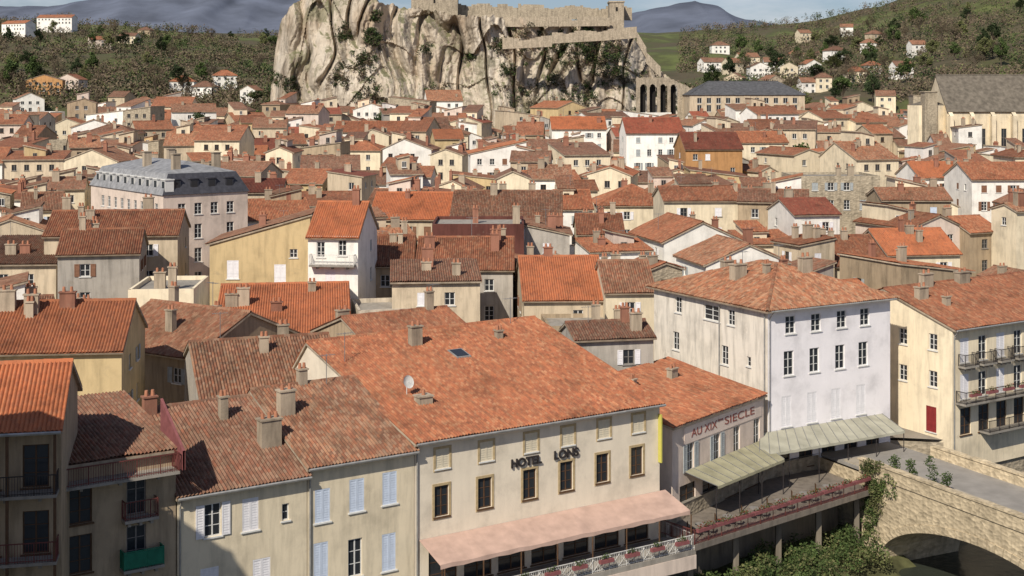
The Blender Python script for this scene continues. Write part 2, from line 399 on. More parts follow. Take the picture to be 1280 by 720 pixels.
            sl=rise/w; plane(rb,[(w+ov,-o,h-ov*sl),(w+ov,d+o,h-ov*sl),(-.2,d+o,h+rise+.2*sl),(-.2,-o,h+rise+.2*sl)],(0,1,0),near)
        elif rt=='flat': rb.box(.252,w-.252,.252,d-.252,h-parapet-.1,h-parapet+.02)
        s.roof=rb.build('roof',[(slateroof or (concrete if rt=='flat' else rm)),slateroof or render_],root)
        for side in FR:
            for q in s.win[side]: add_window(root,side,w,d,q[0],q[1],q[2],q[3],q[4],far,q[5],q[6])
        for c in chim: s.chimney(*c,far=far)
        if gutter:
            g=MB(); sl=rise/(d*rf) if rt=='gx' else (rise/(min(w,d)/2) if rt=='hip' else rise/d); z=h-ov*sl-.02
            g.bar((-.1,-ov-.08,z),(w+.1,-ov-.08,z),.09); g.bar((.12,-ov-.06,z),(.12,-.1,z-.6),.05); g.bar((.12,-.1,z-.6),(.12,-.1,-2),.05); g.build('gutter',zinc,root)
        return s
    def upper(s,r,x0,x1,y0,y1,up,wm,rm,fr_):
        z0=s.h-1.0; z1=s.h+s.rise+up; b=MB(); b.box(x0,x1,y0,y1,z0,z1)
        k=r.choice(['f','l','r']); rs=.22*((y1-y0) if k=='f' else (x1-x0)); o=.25
        if k=='f': c=[(x0,y0,z1),(x1,y0,z1),(x1,y1,z1+rs),(x0,y1,z1+rs)]
        elif k=='l': c=[(x0,y0,z1),(x1,y0,z1+rs),(x1,y1,z1+rs),(x0,y1,z1)]
        else: c=[(x0,y0,z1+rs),(x1,y0,z1),(x1,y1,z1),(x0,y1,z1+rs)]
        B=[(x0,y0,z1),(x1,y0,z1),(x1,y1,z1),(x0,y1,z1)]
        for i in range(4):
            j=(i+1)%4; q=[B[i],B[j],c[j],c[i]]; q=[p for t,p in enumerate(q) if p not in q[:t]]
            if len(q)>2: b.poly(q)
        ann=b.build('attic_block',wm,s.root); rb=MB(); cx,cy=(x0+x1)/2,(y0+y1)/2
        e=[]
        for p in c:
            dx=o if p[0]>cx else -o; dy=o if p[1]>cy else -o
            sl=rs/(y1-y0)*dy if k=='f' else (rs/(x1-x0)*dx if k=='l' else -rs/(x1-x0)*dx); e.append((p[0]+dx,p[1]+dy,p[2]+sl))
        plane(rb,e,(1,0,0) if k=='f' else ((0,-1,0) if k=='l' else (0,1,0)),s.near); rb.build('attic_roof',[rm,render_],ann)
        n=max(1,int((x1-x0)/2.2))
        for i in range(n):
            wx=x0+(x1-x0)*(i+.5)/n-.4; m_=wmesh(('f',.8,1.1,fr_.name,True),lambda:frame_mesh(.8,1.1,fr_,True)); link('attic_window',m_,ann,(wx,y0-.19,z1-1.75))
    def chimney(s,x,y,cw=.7,cd=.5,ch=1.3,far=False,m=None,pots=2):
        z=s.roofz(x,y); b=MB(); x-=cw/2; y-=cd/2
        b.box(x,x+cw,y,y+cd,z-.8,z+ch); b.box(x-.07,x+cw+.07,y-.07,y+cd+.07,z+ch+.001,z+ch+.1)
        if not far:
            for k in range(pots):
                cx=x+cw*(k+.5)/pots; b.bar((cx,y+cd/2,z+ch+.09),(cx,y+cd/2,z+ch+.45),(.13,.1),1,8)
        else: b.box(x+.15,x+cw-.15,y+.1,y+cd-.1,z+ch+.09,z+ch+.4,1)
        b.build('chimney',[m or (render_ if (int(x*7)%4) else brick),pot],s.roof)
    def antenna(s,x,y,hh=2.2):
        z=s.roofz(x,y); b=MB(); b.bar((x,y,z-.3),(x,y,z+hh),.025); b.bar((x-.6,y,z+hh-.1),(x+.6,y,z+hh-.1),.015)
        for k in range(7): b.bar((x-.55+k*.18,y-.28,z+hh-.1),(x-.55+k*.18,y+.28,z+hh-.1),.01)
        b.build('antenna',metal,s.roof)
    def dish(s,x,y):
        z=s.roofz(x,y); b=MB(); b.bar((x,y,z-.2),(x,y,z+.9),.03)
        c=Vector((x,y-.12,z+.95)); n=Vector((.2,-.9,.35)).normalized(); a=n.orthogonal().normalized(); e=n.cross(a)
        rings=[(0,0),(.2,.02),(.36,.07),(.45,.12)]
        for (r0,d0),(r1,d1) in zip(rings,rings[1:]):
            for k in range(14):
                t0,t1=2*pi*k/14,2*pi*(k+1)/14
                f=lambda r,dd,t:c+(a*cos(t)+e*sin(t))*r+n*dd
                b.poly([f(r0,d0,t0),f(r1,d1,t0),f(r1,d1,t1),f(r0,d0,t1)])
        b.bar(c,c+n*.4,.012); b.build('satellite_dish',whiterail,s.roof)
    def skylight(s,x,y,w=1.0,l=1.3):
        z0=s.roofz(x,y); z1=s.roofz(x,y+l); b=MB()
        def q(x0,x1,k,up,mi): 
            b.poly([(x0,y+k,z0+up+(z1-z0)*k/l),(x1,y+k,z0+up+(z1-z0)*k/l),(x1,y+l-k,z1+up-(z1-z0)*k/l),(x0,y+l-k,z1+up-(z1-z0)*k/l)],None,mi)
        q(x,x+w,0,.22,0); q(x+.1,x+w-.1,.1,.235,1)
        b.poly([(x,y,z0),(x+w,y,z0),(x+w,y,z0+.22),(x,y,z0+.22)]); b.poly([(x,y,z0),(x,y,z0+.22),(x,y+l,z1+.22),(x,y+l,z1)]); b.poly([(x+w,y,z0),(x+w,y+l,z1),(x+w,y+l,z1+.22),(x+w,y,z0+.22)])
        b.build('skylight',[zinc,glass],s.roof)
    def balcony(s,side,u0,u1,z,dep=1.0,m=None,solid=False,hh=1.0):
        O,U=FR[side](s.w,s.d); rz=RZ[side]; L=u1-u0; b=MB(); b.box(0,L,-dep,-.003,-.16,0)
        for k in range(3): x=L*(k+.5)/3; b.box(x-.08,x+.08,-dep*.7,-.003,-.4,-.165)
        o=b.build('balcony',concrete,s.root); o.location=(O[0]+U[0]*u0,O[1]+U[1]*u0,z); o.rotation_euler=(0,0,rz)
        r=railing_mesh([(0.04,-.05),(0.04,-dep+.05),(L-.04,-dep+.05),(L-.04,-.05)],hh,solid)
        r.build('railing',m or iron,o); return o
def railing_mesh(pts,hh=1.0,solid=False,sp=.13,z=0):
    b=MB()
    for (x0,y0),(x1,y1) in zip(pts,pts[1:]):
        L=sqrt((x1-x0)**2+(y1-y0)**2)
        if L<.05: continue
        b.bar((x0,y0,z+hh),(x1,y1,z+hh),.035,0,4); b.bar((x0,y0,z+.1),(x1,y1,z+.1),.025,0,4)
        if solid: b.poly([(x0,y0,z+.12),(x1,y1,z+.12),(x1,y1,z+hh-.05),(x0,y0,z+hh-.05)])
        n=max(1,int(L/sp))
        for k in range(n+1):
            x=x0+(x1-x0)*k/n; y=y0+(y1-y0)*k/n; b.bar((x,y,z),(x,y,z+hh),.014 if k%10 else .035,0,4)
    return b
def text_part(body,size,m,parent,loc,rz,ext=.04,name='sign_lettering',bold=.0,width=None):
    cu=bpy.data.curves.new('t','FONT'); cu.body=body; cu.size=size; cu.extrude=ext; cu.offset=bold; cu.align_x='CENTER'; cu.align_y='CENTER'
    o=bpy.data.objects.new('t',cu); C.objects.link(o); dg=bpy.context.evaluated_depsgraph_get(); dg.update()
    me=bpy.data.meshes.new_from_object(o.evaluated_get(dg)); bpy.data.objects.remove(o)
    me.materials.clear(); me.materials.append(m)
    k=1
    if width:
        xs=[v.co.x for v in me.vertices]; k=width/(max(xs)-min(xs))
    me.transform(Matrix.Diagonal((k,1,1,1))); me.transform(Matrix.Rotation(pi/2,4,'X'))
    return link(name,me,parent,loc,rz)

# ================================================================= NEAR RIVERFRONT
r=random.Random(3)
HA=33.0
hot=House((-6.1,85.3),HA,19.7,20,-1.5,8.1)
for px,py in ((553,573),(608,564),(664,553),(710,545),(755,536),(798,529)): hot.pwin('front',px,py,1.0,1.25,'t')
for px,py in ((552,626),(606,616),(662,605),(708,595),(753,585),(796,576)): hot.pwin('front',px,py,1.05,1.95,'s',None,fbrown)
for k in range(7): hot.addwin('front',1.0+k*2.6,.15,2.1,2.3,'p',None,fbrown)
for y in (4,9,14): hot.addwin('right',y,6.2,1,1.5,'c',shgrey)
hot.build('hotel','cream riverside hotel with big tiled roof and long pink awning','hotel','gx',3.7,WM['hotel'],RM['russet'],rf=.8,gutter=True,ov=.45)
hot.chimney(3.2,4.6,1.0,.8,.5,pots=1); hot.chimney(7.5,13.5,.9,.6,1.4); hot.chimney(14.5,13,.5,.5,.6); hot.dish(2.7,6.0); hot.skylight(9.2,10.3,1.2,1.4)
hot.antenna(1,12); hot.antenna(17,15.2)
for px,tx,wd_ in ((657,'HOTEL',2.4),(707,'LONS',2.0)):
    u=hot.u_at('front',px); text_part(tx,.78,iron,hot.root,(u,-.09,zat(577 if px<680 else 567,hot.wp('front',u).y)+1.5),0,.05,bold=.02,width=wd_)
b=MB(); b.box(0,.1,-.34,0,0,3.4); o=b.build('blade_sign',plain('yellow sign',(.50,.46,.10),.5,0,.05),hot.root); o.location=(19.55,-.02,5.4)
b=MB(); b.box(.2,20.3,-3.2,-.003,-.35,0); b.build('terrace_floor',concrete,hot.root)
pinkm=plain('dusty pink canvas',(.48,.33,.265),.85,0,.14,1.2)
b=MB(); n=24
sg=lambda q:2.55+.05*sin(q*1.9)*sin(q*.7)
for i in range(n):
    x0=.3+i*(20.2-.3)/n; x1=.3+(i+1)*(20.2-.3)/n
    b.poly([(x0,-2.7,sg(x0)),(x1,-2.7,sg(x1)),(x1,-.02,3.35),(x0,-.02,3.35)]); b.poly([(x0,-2.72,2.27+.05*(i%2)),(x1,-2.72,2.27+.05*((i+1)%2)),(x1,-2.7,sg(x1)),(x0,-2.7,sg(x0))])
for k in range(5): x=.35+k*4.95; b.bar((x,-.05,3.3),(x,-2.7,2.5),.04)
b.build('awning',pinkm,hot.root)
for k in range(8):
    b=MB(); x=.4+k*2.8; b.bar((x,-3.05,0),(x,-3.05,2.4),.05,0,6); b.build('post',fbrown,hot.root)
railing_mesh([(.25,-.1),(.25,-3.12),(20.25,-3.12),(20.25,-.1)],1.0,False,.14).build('railing',whiterail,hot.root)
b=MB()
for i in range(28):
    x=.4+i*.7; b.bar((x,-3.16,.15),(x+.7,-3.16,.9),.02,0,4); b.bar((x+.7,-3.16,.15),(x,-3.16,.9),.02,0,4)
b.build('lattice',whiterail,hot.root)
b=MB(); b.box(.2,20.3,-3.25,-3.0,-1.3,-.36); b.build('fascia_board',WM['pink'],hot.root)
text_part('RESTAURANT',.5,plain('red letters',(.28,.05,.04),.5),hot.root,(9.5,-3.3,-.85),0,.02,width=4.4)
leafG=leafmat('green leaves',(.03,.05,.015),(.055,.085,.022),(.10,.13,.045)); leafD=leafmat('dark leaves',(.015,.026,.01),(.03,.045,.016),(.055,.07,.03))
leafB=leafmat('bare brown twigs',(.10,.072,.05),(.155,.115,.08),(.135,.12,.06)); leafR=leafmat('red flowers',(.25,.02,.02),(.05,.08,.02),(.10,.11,.04)); leafY=leafmat('spring leaves',(.08,.095,.035),(.12,.13,.045),(.155,.145,.07))
bark=plain('bark',(.09,.07,.05),.9)
def leaves(mb,c,rad,n,size,rr,mi=0,lo=.3):
    c=Vector(c)
    for _ in range(n):
        d=Vector((rr.gauss(0,1),rr.gauss(0,1),rr.gauss(0,1))).normalized()*(lo+(1-lo)*rr.random()**.6)
        P=c+Vector((d.x*rad[0],d.y*rad[1],d.z*rad[2])); a=Vector((rr.uniform(-1,1),rr.uniform(-1,1),rr.uniform(-1,1))).normalized()*size*rr.uniform(.5,1.2); e=a.orthogonal().normalized()*size*rr.uniform(.3,.8)
        mb.poly([P-a,P-e,P+a,P+e],None,mi)
def planter(label,P,rz,L,group,lm=None):
    root=thing('flower_box',label,'planter',P,rz,group); b=MB(); b.box(0,L,-.14,.14,0,.22); b.build('box',pinkrail,root)
    b=MB(); leaves(b,(L/2,0,.38),(L/2,.2,.24),int(L*60),.07,r,0,.1)
    b.build('flowers',lm or leafR,root)
words='first second third fourth fifth sixth seventh eighth ninth tenth eleventh twelfth thirteenth'.split()
for k in range(9):
    p=hot.O+hot.ux*(1.2+k*2.15)+hot.uy*(-3.35); planter('flower box hanging on the white hotel terrace railing, %s from left'%words[k],(p.x,p.y,-.9),hot.ang,1.1,'hotel railing flower boxes',leafG)

def on_line(s): return Vector((-6.1-.8387*s,85.3-.5446*s))
a9=House(on_line(7.3),HA,7.25,12,-1,7.65)
for px,py in ((403,632),(446,619),(487,610)): a9.pwin('front',px,py,1.0,2.0,'c',shblue)
for px,py in ((401,702),(444,697),(486,690)): a9.pwin('front',px,py,.95,2.3,'p' if px==444 else 'c',shblue)
a9.build('town_house','narrow cream house with pale blue shutters joined to left side of pink awning hotel','house','gx',2.9,WM['cream'],RM['mottled'],rf=.72,gutter=True)
a9.chimney(1.0,5.5,1.0,.7,1.5); a9.chimney(3.5,8.6,.6,.5,1.0); a9.antenna(5,8)
a8=House(on_line(15.3),HA,7.95,13,-1,7.2)
for px,py,st in ((266,650,'o'),(313,643,'c')): a8.pwin('front',px,py,1.0,1.9,st,shwhite)
a8.pwin('front',357,640,.45,1.0,'p')
for px,py in ((327,716),(262,728)): a8.pwin('front',px,py,1.1,1.7,'c',shwhite)
a8.build('town_house','beige house with white shutters and brown tiled roof left of blue shuttered house','house','gx',3.0,WM['cream'],RM['brown'],rf=.66,gutter=True)
a8.chimney(6.9,3.2,1.3,.8,1.6,pots=3); a8.chimney(5.2,6.5,.5,.5,1.4); a8.chimney(1.0,8,.8,.5,1.1)
a3=House(on_line(22.2),HA,6.8,10,0,9.9)
for z in (6.5,3.8): a3.addwin('front',4.0,z,1.1,2.1,'p',None,fgrey); a3.addwin('front',.8,z,1.3,2.1,'p',None,fbrown)
a3.build('town_house','beige balcony house with red screen and green balcony near left edge of riverfront','house','sf',1.2,WM['tan'],RM['brown'],rf=.5)
a3.balcony('front',.2,6.6,8.9,1.3,redrail); a3.balcony('front',3.7,5.6,6.4,.7,redrail); a3.balcony('front',3.6,5.9,3.7,.8,plain('green railing paint',(.02,.15,.09),.6),True)
b=MB(); b.poly([(6.75,-1.3,8.9),(6.75,2.5,8.9),(6.75,2.5,12.2),(6.75,-1.3,10.0)]); b.poly([(6.9,-1.3,8.9),(6.9,-1.3,10.0),(6.9,2.5,12.2),(6.9,2.5,8.9)]); b.poly([(6.75,-1.3,10.0),(6.75,2.5,12.2),(6.9,2.5,12.2),(6.9,-1.3,10.0)]); b.build('terrace_screen',pinkrail,a3.root)
a1=House((xat(-60,69),69),12,5.3,8,0,13.3)
for z in (9.7,6.3,2.9): a1.addwin('front',3.4,z,1.3,2.2,'p',None,fbrown); a1.addwin('front',1.0,z,1.3,2.2,'p',None,fbrown)
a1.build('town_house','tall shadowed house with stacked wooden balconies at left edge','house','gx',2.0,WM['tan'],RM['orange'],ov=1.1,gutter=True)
for z,m_ in ((9.6,iron),(6.2,redrail),(2.8,iron)): a1.balcony('front',.1,5.2,z,1.2,m_)
for x in (.3,2.8,5.1):
    b=MB(); b.box(x-.07,x+.07,-1.15,-1.0,-2,12.8); b.build('balcony_post',fbrown,a1.root)
nb_=House((-37,46),20,12,10,0,23.5); nb_.auto('front',r,4,2.6,1.0,1.6,shgrey,.05); nb_.auto('right',r,4,3,1.0,1.6,shgrey,.2)  # unseen house beyond the left edge, added to cast shade on the balcony fronts
nb_.build('town_house','tall beige house out of view at left, added to shade the balcony house','house','gx',2.6,WM['beige'],RM['russet'],near=False)
def mk(xl,yl,xr,h,ang,d,Y=None):
    if Y is None:
        dy=yl-YH; Y=(30-h+3.3)/(dy/F+.03)
        if Y<110: Y=(30-h)*F/dy
    O=Vector((xat(xl,Y),Y)); k=(xr-640)/F; c,s=cos(radians(ang)),sin(radians(ang)); w=(k*O.y-O.x)/(c-k*s)
    z=zat(yl,Y); return House(O,ang,w,d,G(Y),z)
def quick(spec):
    (xl,yl,xr,h,ang,d,rt,rise,wc,rc,rows,label)=spec[:12]; kw=dict(spec[12]) if len(spec)>12 else {}
    hs=mk(xl,yl,xr,h,ang,d); sh=r.choice([shblue,shwhite,shgrey,shbrown,shwhite]); vis='right' if hs.O.x+hs.w/2<0 else 'left'
    hs.auto('front',r,rows,kw.pop('sp',2.5),.95,1.5,sh,.12,kw.pop('st',None)); hs.auto(vis,r,2,3.2,.85,1.3,sh,.35)
    ch=[]
    for _ in range(r.choice([2,2,3,4])): ch.append((r.uniform(.8,hs.w-.8),r.uniform(.2,.8)*hs.d,r.uniform(.5,1.1),.5,r.uniform(.8,1.8)))
    nm=kw.pop('name','town_house'); rf=kw.pop('rf',.5)
    hs.build(nm,label,kw.pop('cat','house'),rt,rise,WM[wc],RM[rc],rf=rf,chim=ch if rt!='flat' else ch[:2],**kw)
    if r.random()<.5 and rt!='flat': hs.antenna(r.uniform(1,hs.w-1),hs.d*.5)
    return hs
SP=[
(-60,440,152,12,6,10,'gx',2.6,'ochre','orange',2,'ochre house with bright orange roof above the balconied houses at far left',{'sp':3.5}),
(120,428,243,9.5,-33,12,'gx',2.6,'tan','brown',1,'dark brown roofed house slanting down between the far left houses and courtyard'),
(252,500,432,8.3,20,13,'gx',2.9,'grey','mottled',1,'low grey house under wide mottled roof behind the blue shuttered house'),
(268,418,437,9,8,18,'gx',2.8,'white','orange',1,'white gabled house with clean orange roof behind the mottled roof',{'rf':.55}),
(160,362,242,12,4,9,'flat',0,'cream','brown',2,'small flat topped cream house left of clean orange roof'),
(448,388,546,10,12,7,'flat',0,'weathered','brown',1,'weathered flat roofed house wall just behind the hotel roof'),
(490,352,600,12.2,5,8,'sf',.9,'beige','brown',2,'patched beige house in the centre with bare upper wall and narrow lean roof'),
(470,442,602,9.3,33,12,'gx',2.0,'tan','russet',1,'low house with russet roof tucked behind left side of hotel roof'),
(655,374,757,10,3,14,'gx',3.1,'beige','orange',2,'beige house with bright orange roof behind right end of hotel roof'),
(757,364,818,11,4,9,'gx',2.2,'cream','brown',3,'narrow pale house with shutters touching left of the tall white house'),
(685,408,792,8.8,4,7,'flat',0,'tan','brown',1,'low brown flat roofed house in the shaded court left of tall white house'),
(447,331,516,11.5,2,10,'gx',2.4,'tan','russet',2,'brown house with small russet roof right of the white balcony house'),
(520,336,641,11.3,0,12,'gx',2.5,'grey','russet',2,'wide russet roofed house behind the patched beige house'),
(540,280,655,13,0,10,'flat',0,'maroon','brown',0,'maroon boarded flat building in the town centre'),
(462,273,560,11,-3,14,'gx',2.9,'beige','orange',2,'beige house with square orange roof left of the long brown roof'),
(562,280,702,11,-2,18,'gx',3.6,'tan','mottled',1,'long house with broad mottled brown roof behind maroon building'),
(655,293,712,11,0,8,'sr',1.2,'grey','brown',2,'small grey house with lean roof right of maroon building'),
(722,292,780,10,0,10,'gx',2.0,'cream','russet',2,'small cream house with two window rows right of lean roofed grey house'),
(748,256,840,10,0,12,'hip',2.6,'cream','russet',2,'cream house with russet hipped roof in the middle of town'),
(830,302,926,10.5,14,12,'gy',2.2,'white','russet',2,'white gable fronted house behind left end of tall white house'),
(997,220,1100,14,3,10,'flat',0,'stone','brown',2,'tall rubble stone block standing above the right hand roofs',{'name':'stone_house'}),
(783,166,854,15,3,12,'gx',3.2,'white','red',4,'tall white house with four window rows and dark red roof below the rock'),
(690,161,758,14,2,11,'gx',2.8,'white','orange',3,'white house with orange roof directly below the cliff'),
(857,186,928,14,4,12,'gx',3.0,'orange','red',3,'orange ochre house with dark red roof right of tall white four row house'),
(588,192,658,13,4,12,'sl',2.4,'white','russet',2,'white lean roofed house with two windows below the cliff centre'),
(55,294,222,14.5,6,9,'gx',2.0,'beige','russet',3,'large beige house with orange roof in front of the grey mansard building'),
(72,317,174,14,10,8,'gx',1.8,'grey','russet',2,'grey house with small roof in front of large beige house at left'),
(-30,330,70,12,4,9,'sf',1.8,'beige','brown',2,'beige lean roofed house touching left edge above orange roofs'),
(1040,332,1130,8,10,12,'gx',2.8,'cream','russet',1,'low cream house behind right end of tall white house'),
(1150,222,1212,11,4,12,'gx',2.4,'white','orange',2,'white house with orange roof in the right hand town below church'),
(1215,224,1300,12,4,12,'gx',2.4,'white','russet',3,'white house with window rows at right edge below the church'),
(1110,318,1200,9,8,11,'gx',2.4,'cream','orange',2,'cream house with orange roof behind the riverside apartment house'),
(418,165,520,12,2,14,'gx',2.6,'white','russet',2,'long white house with russet roof at left below the cliff foot'),
(925,178,985,13,3,11,'gx',2.2,'cream','russet',3,'cream three row house with russet roof right of the orange ochre house'),
(1100,160,1128,9,3,9,'gy',1.8,'white','russet',2,'small white gable fronted house just left of the church'),
(505,168,585,12,0,12,'hip',2.4,'cream','brown',2,'cream hipped house below the middle of the cliff'),
]
for sp_ in SP: quick(sp_)
m1=House((xat(262,140),140),2,10.3,9,.9,14.4)
for px,py in ((291,337),(350,342)): m1.pwin('front',px,py,1.2,1.9,'c',shwhite)
m1.pwin('front',322,300,.7,.7,'p'); m1.addwin('front',8.2,12.0,.8,.9)
m1.build('town_house','ochre house with lean roof rising to right beside white balcony house','house','sl',2.9,WM['ochre'],RM['brown'])
m1.chimney(5,3,.7,.5,1.2)
m2=House((xat(385,131),131),-6,4.9,9,.6,16.2)
m2.pwin('front',401,312,.8,1.5); m2.pwin('front',428,310,.8,1.5); m2.pwin('front',400,374,.9,1.9); m2.pwin('front',428,376,.9,1.9); m2.pwin('front',413,346,1.0,1.3,'c',shwhite)
m2.auto('right',r,2,3,.8,1.3,shgrey,.3)
m2.build('town_house','narrow white house with white balcony and orange roof in the town centre left','house','gx',2.8,WM['white'],RM['orange'],rf=.5)
m2.balcony('front',.3,4.7,zat(330,131)-.6,.9,whiterail); m2.chimney(3.8,4.2,.7,.5,1.5)

# tall white building
wb=House((20.7,110),30,13.6,15.6,-1.2,12.5)
for row,h_,st in (([(988,406),(1020,403),(1052,399),(1081,396)],1.45,'p'),([(986,454),(1018,450),(1050,446),(1079,442)],2.0,'p'),([(983,514),(1015,509),(1045,504),(1076,499)],2.5,'c')):
    for px,py in row: wb.pwin('front',px,py,1.05,h_,st,shwhite)
for k in range(5): wb.addwin('front',.8+k*2.5,.4,1.5,2.4,'p',None,fbrown)
for px,py,w_,h_ in ((848,381,.9,1.4),(890,391,2.2,1.3),(914,397,.9,1.3),(845,426,.9,1.6),(906,444,.9,1.6),(936,452,.5,.8),(845,470,.8,1.4),(912,494,1,1.7)): wb.pwin('left',px,py,w_,h_,'p')
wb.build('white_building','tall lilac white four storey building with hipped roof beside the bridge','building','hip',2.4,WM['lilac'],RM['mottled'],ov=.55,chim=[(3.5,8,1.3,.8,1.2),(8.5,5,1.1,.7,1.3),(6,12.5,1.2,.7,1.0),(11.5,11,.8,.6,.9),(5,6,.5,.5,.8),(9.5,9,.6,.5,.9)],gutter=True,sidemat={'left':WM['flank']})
b=MB(); b.bar((-.12,6.1,13.2),(-.12,6.1,-1),.06); b.bar((-.12,.3,13.2),(-.12,.3,-1),.06); b.build('drainpipe',zinc,wb.root)
wb.antenna(4,8); wb.antenna(9,9)

# low restaurant
xb=House((11.6,98.4),51,13.6,9,-1.2,5.75)
for px,py in ((863,571),(896,559),(921,549),(946,539)): xb.pwin('front',px,py,1.0,2.0,'o' if px<900 else 'p',shgrey)
for k in range(4): xb.addwin('front',1+k*3.2,.1,2.2,2.3,'p',None,fbrown)
xb.addwin('left',6.2,4.1,.9,1.7)
xb.build('restaurant','low pale restaurant with red painted lettering between hotel and tall white building','restaurant','sf',1.7,WM['pink'],RM['russet'],ov=.25,cornice=True,chim=[(9.5,6,.9,.5,.8),(4.5,6.5,.5,.5,.6)])
b=MB(); b.box(1.6,13.2,-.04,-.003,5.35,6.6); b.build('sign_board',wallmat('pinkish cream band',(.76,.62,.53),.85),xb.root)
redl=plain('faded red lettering',(.28,.085,.065),.8,0,.25)
text_part('AU XIX',.85,redl,xb.root,(4.4,-.055,5.98),0,.01,width=3.7); text_part('ème',.32,redl,xb.root,(6.75,-.055,6.25),0,.01,width=.75); text_part('SIECLE',.85,redl,xb.root,(9.7,-.055,5.98),0,.01,width=4.6)
def awning(name,label,hs,pts,m,nrib):
    root=thing(name,label,'awning',(hs.O.x,hs.O.y,hs.zb),hs.ang); b=MB(); A,B,Cq,D=[Vector(p) for p in pts]
    for i in range(nrib*2):
        t0,t1=i/(nrib*2),(i+1)/(nrib*2); s0,s1=(0,.02) if i%2==0 else (.02,0)
        p,q=D.lerp(Cq,t0)-Vector((0,0,s0)),D.lerp(Cq,t1)-Vector((0,0,s1)); u,v=A.lerp(B,t0),A.lerp(B,t1); dz=Vector((0,-.02,-.2))
        b.poly([p,q,v,u]); b.poly([p+dz,q+dz,q,p])
    b.build('canopy',m,root)
    b=MB()
    for k in range(nrib+1):
        b.bar(A.lerp(B,k/nrib)+Vector((0,0,.02)),D.lerp(Cq,k/nrib)+Vector((0,0,.02)),.03,0,4)
    b.build('ribs',metal,root)
    for k in range(0,nrib+1,3):
        p=D.lerp(Cq,k/nrib); b=MB(); b.bar((p.x,p.y+.1,p.z-.1),(p.x,p.y+.1,0.02),.04); b.build('post',iron,root)
awm=plain('olive beige canvas',(.33,.305,.20),.85,0,.25,.7); awm2=plain('faded grey beige canopy',(.36,.345,.27),.8,0,.22,.6)
awning('terrace_awning','long faded grey beige canopy along foot of tall white building',wb,[(-.9,-.03,3.7),(12.6,-.03,3.7),(12.0,-3.2,3.0),(-3.6,-3.2,3.0)],awm2,15)
awning('terrace_awning','olive beige canvas awning over the terrace before the low restaurant',xb,[(1.5,-.03,3.4),(13.0,-.03,3.4),(11.4,-3.0,2.75),(1.8,-2.7,2.75)],awm,9)
tb=MB(); pts=[(12.6,93.6),(28.2,106.7),(31.6,115.8),(20.7,109.8),(20.2,108.8),(11.7,98.2)]
def prism(mb,pts,z0,z1):
    n=len(pts); mb.poly([(x,y,z1) for x,y in pts]); mb.poly([(x,y,z0) for x,y in pts][::-1])
    for i in range(n):
        (a,b_),(c,d)=pts[i],pts[(i+1)%n]; mb.poly([(a,b_,z0),(c,d,z0),(c,d,z1),(a,b_,z1)])
prism(tb,pts,-1.6,-1.18); ter=thing('restaurant_terrace','long restaurant terrace on columns above the river bank','terrace',(0,0,0)); tb.build('floor_slab',wallmat('dark terrace paving',(.20,.17,.14),.6),ter)
e0=Vector((12.6,93.6)); e1=Vector((28.2,106.7)); ed=(e1-e0).normalized(); EL=(e1-e0).length; en=Vector((ed.y,-ed.x)); ea=math.atan2(ed.y,ed.x)
rb_=railing_mesh([(0,5.0),(0,0.05),(EL,0.05)],1.0,False,.14); ro=rb_.build('railing',redrail,ter); ro.location=(e0.x,e0.y,-1.18); ro.rotation_euler=(0,0,ea)
colm=wallmat('damp column render',(.20,.17,.13),.5)
for k in range(5):
    P=e0+ed*(.6+k*(EL-1.2)/4)-en*1.0; b=MB(); b.box(P.x-.2,P.x+.2,P.y-.2,P.y+.2,-7.5,-1.605); b.build('column',colm,ter)
b=MB(); q0=e0-en*3.2; q1=e1-en*3.2; b.poly([(q0.x,q0.y,-8),(q1.x,q1.y,-8),(q1.x,q1.y,-1.61),(q0.x,q0.y,-1.61)]); b.build('undercroft_wall',colm,ter)
for k in range(10):
    P=e0+ed*(.15+k*2.0)+en*.05; planter('red flowering box on the restaurant terrace rail, %s from left'%words[k],(P.x,P.y,-.35),ea,1.9,'red flower boxes on the restaurant terrace rail')
def table_set(k,x,y):
    t=thing('cafe_table','small round cafe table on the restaurant terrace, %s from left'%words[k],'table',(x,y,-1.18),0,'terrace tables'); b=MB(); b.bar((0,0,.70),(0,0,.74),.4,0,12); b.build('tabletop',fgrey,t); b=MB(); b.bar((0,0,0.02),(0,0,.7),.04); b.bar((0,0,0),(0,0,.03),.22,0,10); b.build('pedestal',iron,t)
    for j,s_ in enumerate((-1,1)):
        c=thing('cafe_chair','dark cafe chair at the %s terrace table, %s side'%(words[k],'left' if s_<0 else 'right'),'chair',(x+s_*.75,y,-1.18),0,'terrace chairs')
        b=MB(); b.box(-.2,.2,-.2,.2,.43,.46); b.build('seat',fbrown,c); b=MB(); b.box(.17*s_-.02,.17*s_+.02,-.2,.2,.5,.88); b.build('backrest',fbrown,c)
        for lx in(-.17,.17):
            for ly in(-.17,.17): b=MB(); b.bar((lx,ly,0),(lx,ly,.43),.02,0,4); b.build('leg',iron,c)
for k in range(6):
    P=e0+ed*(2.0+k*2.9)-en*1.3; table_set(k,P.x,P.y)

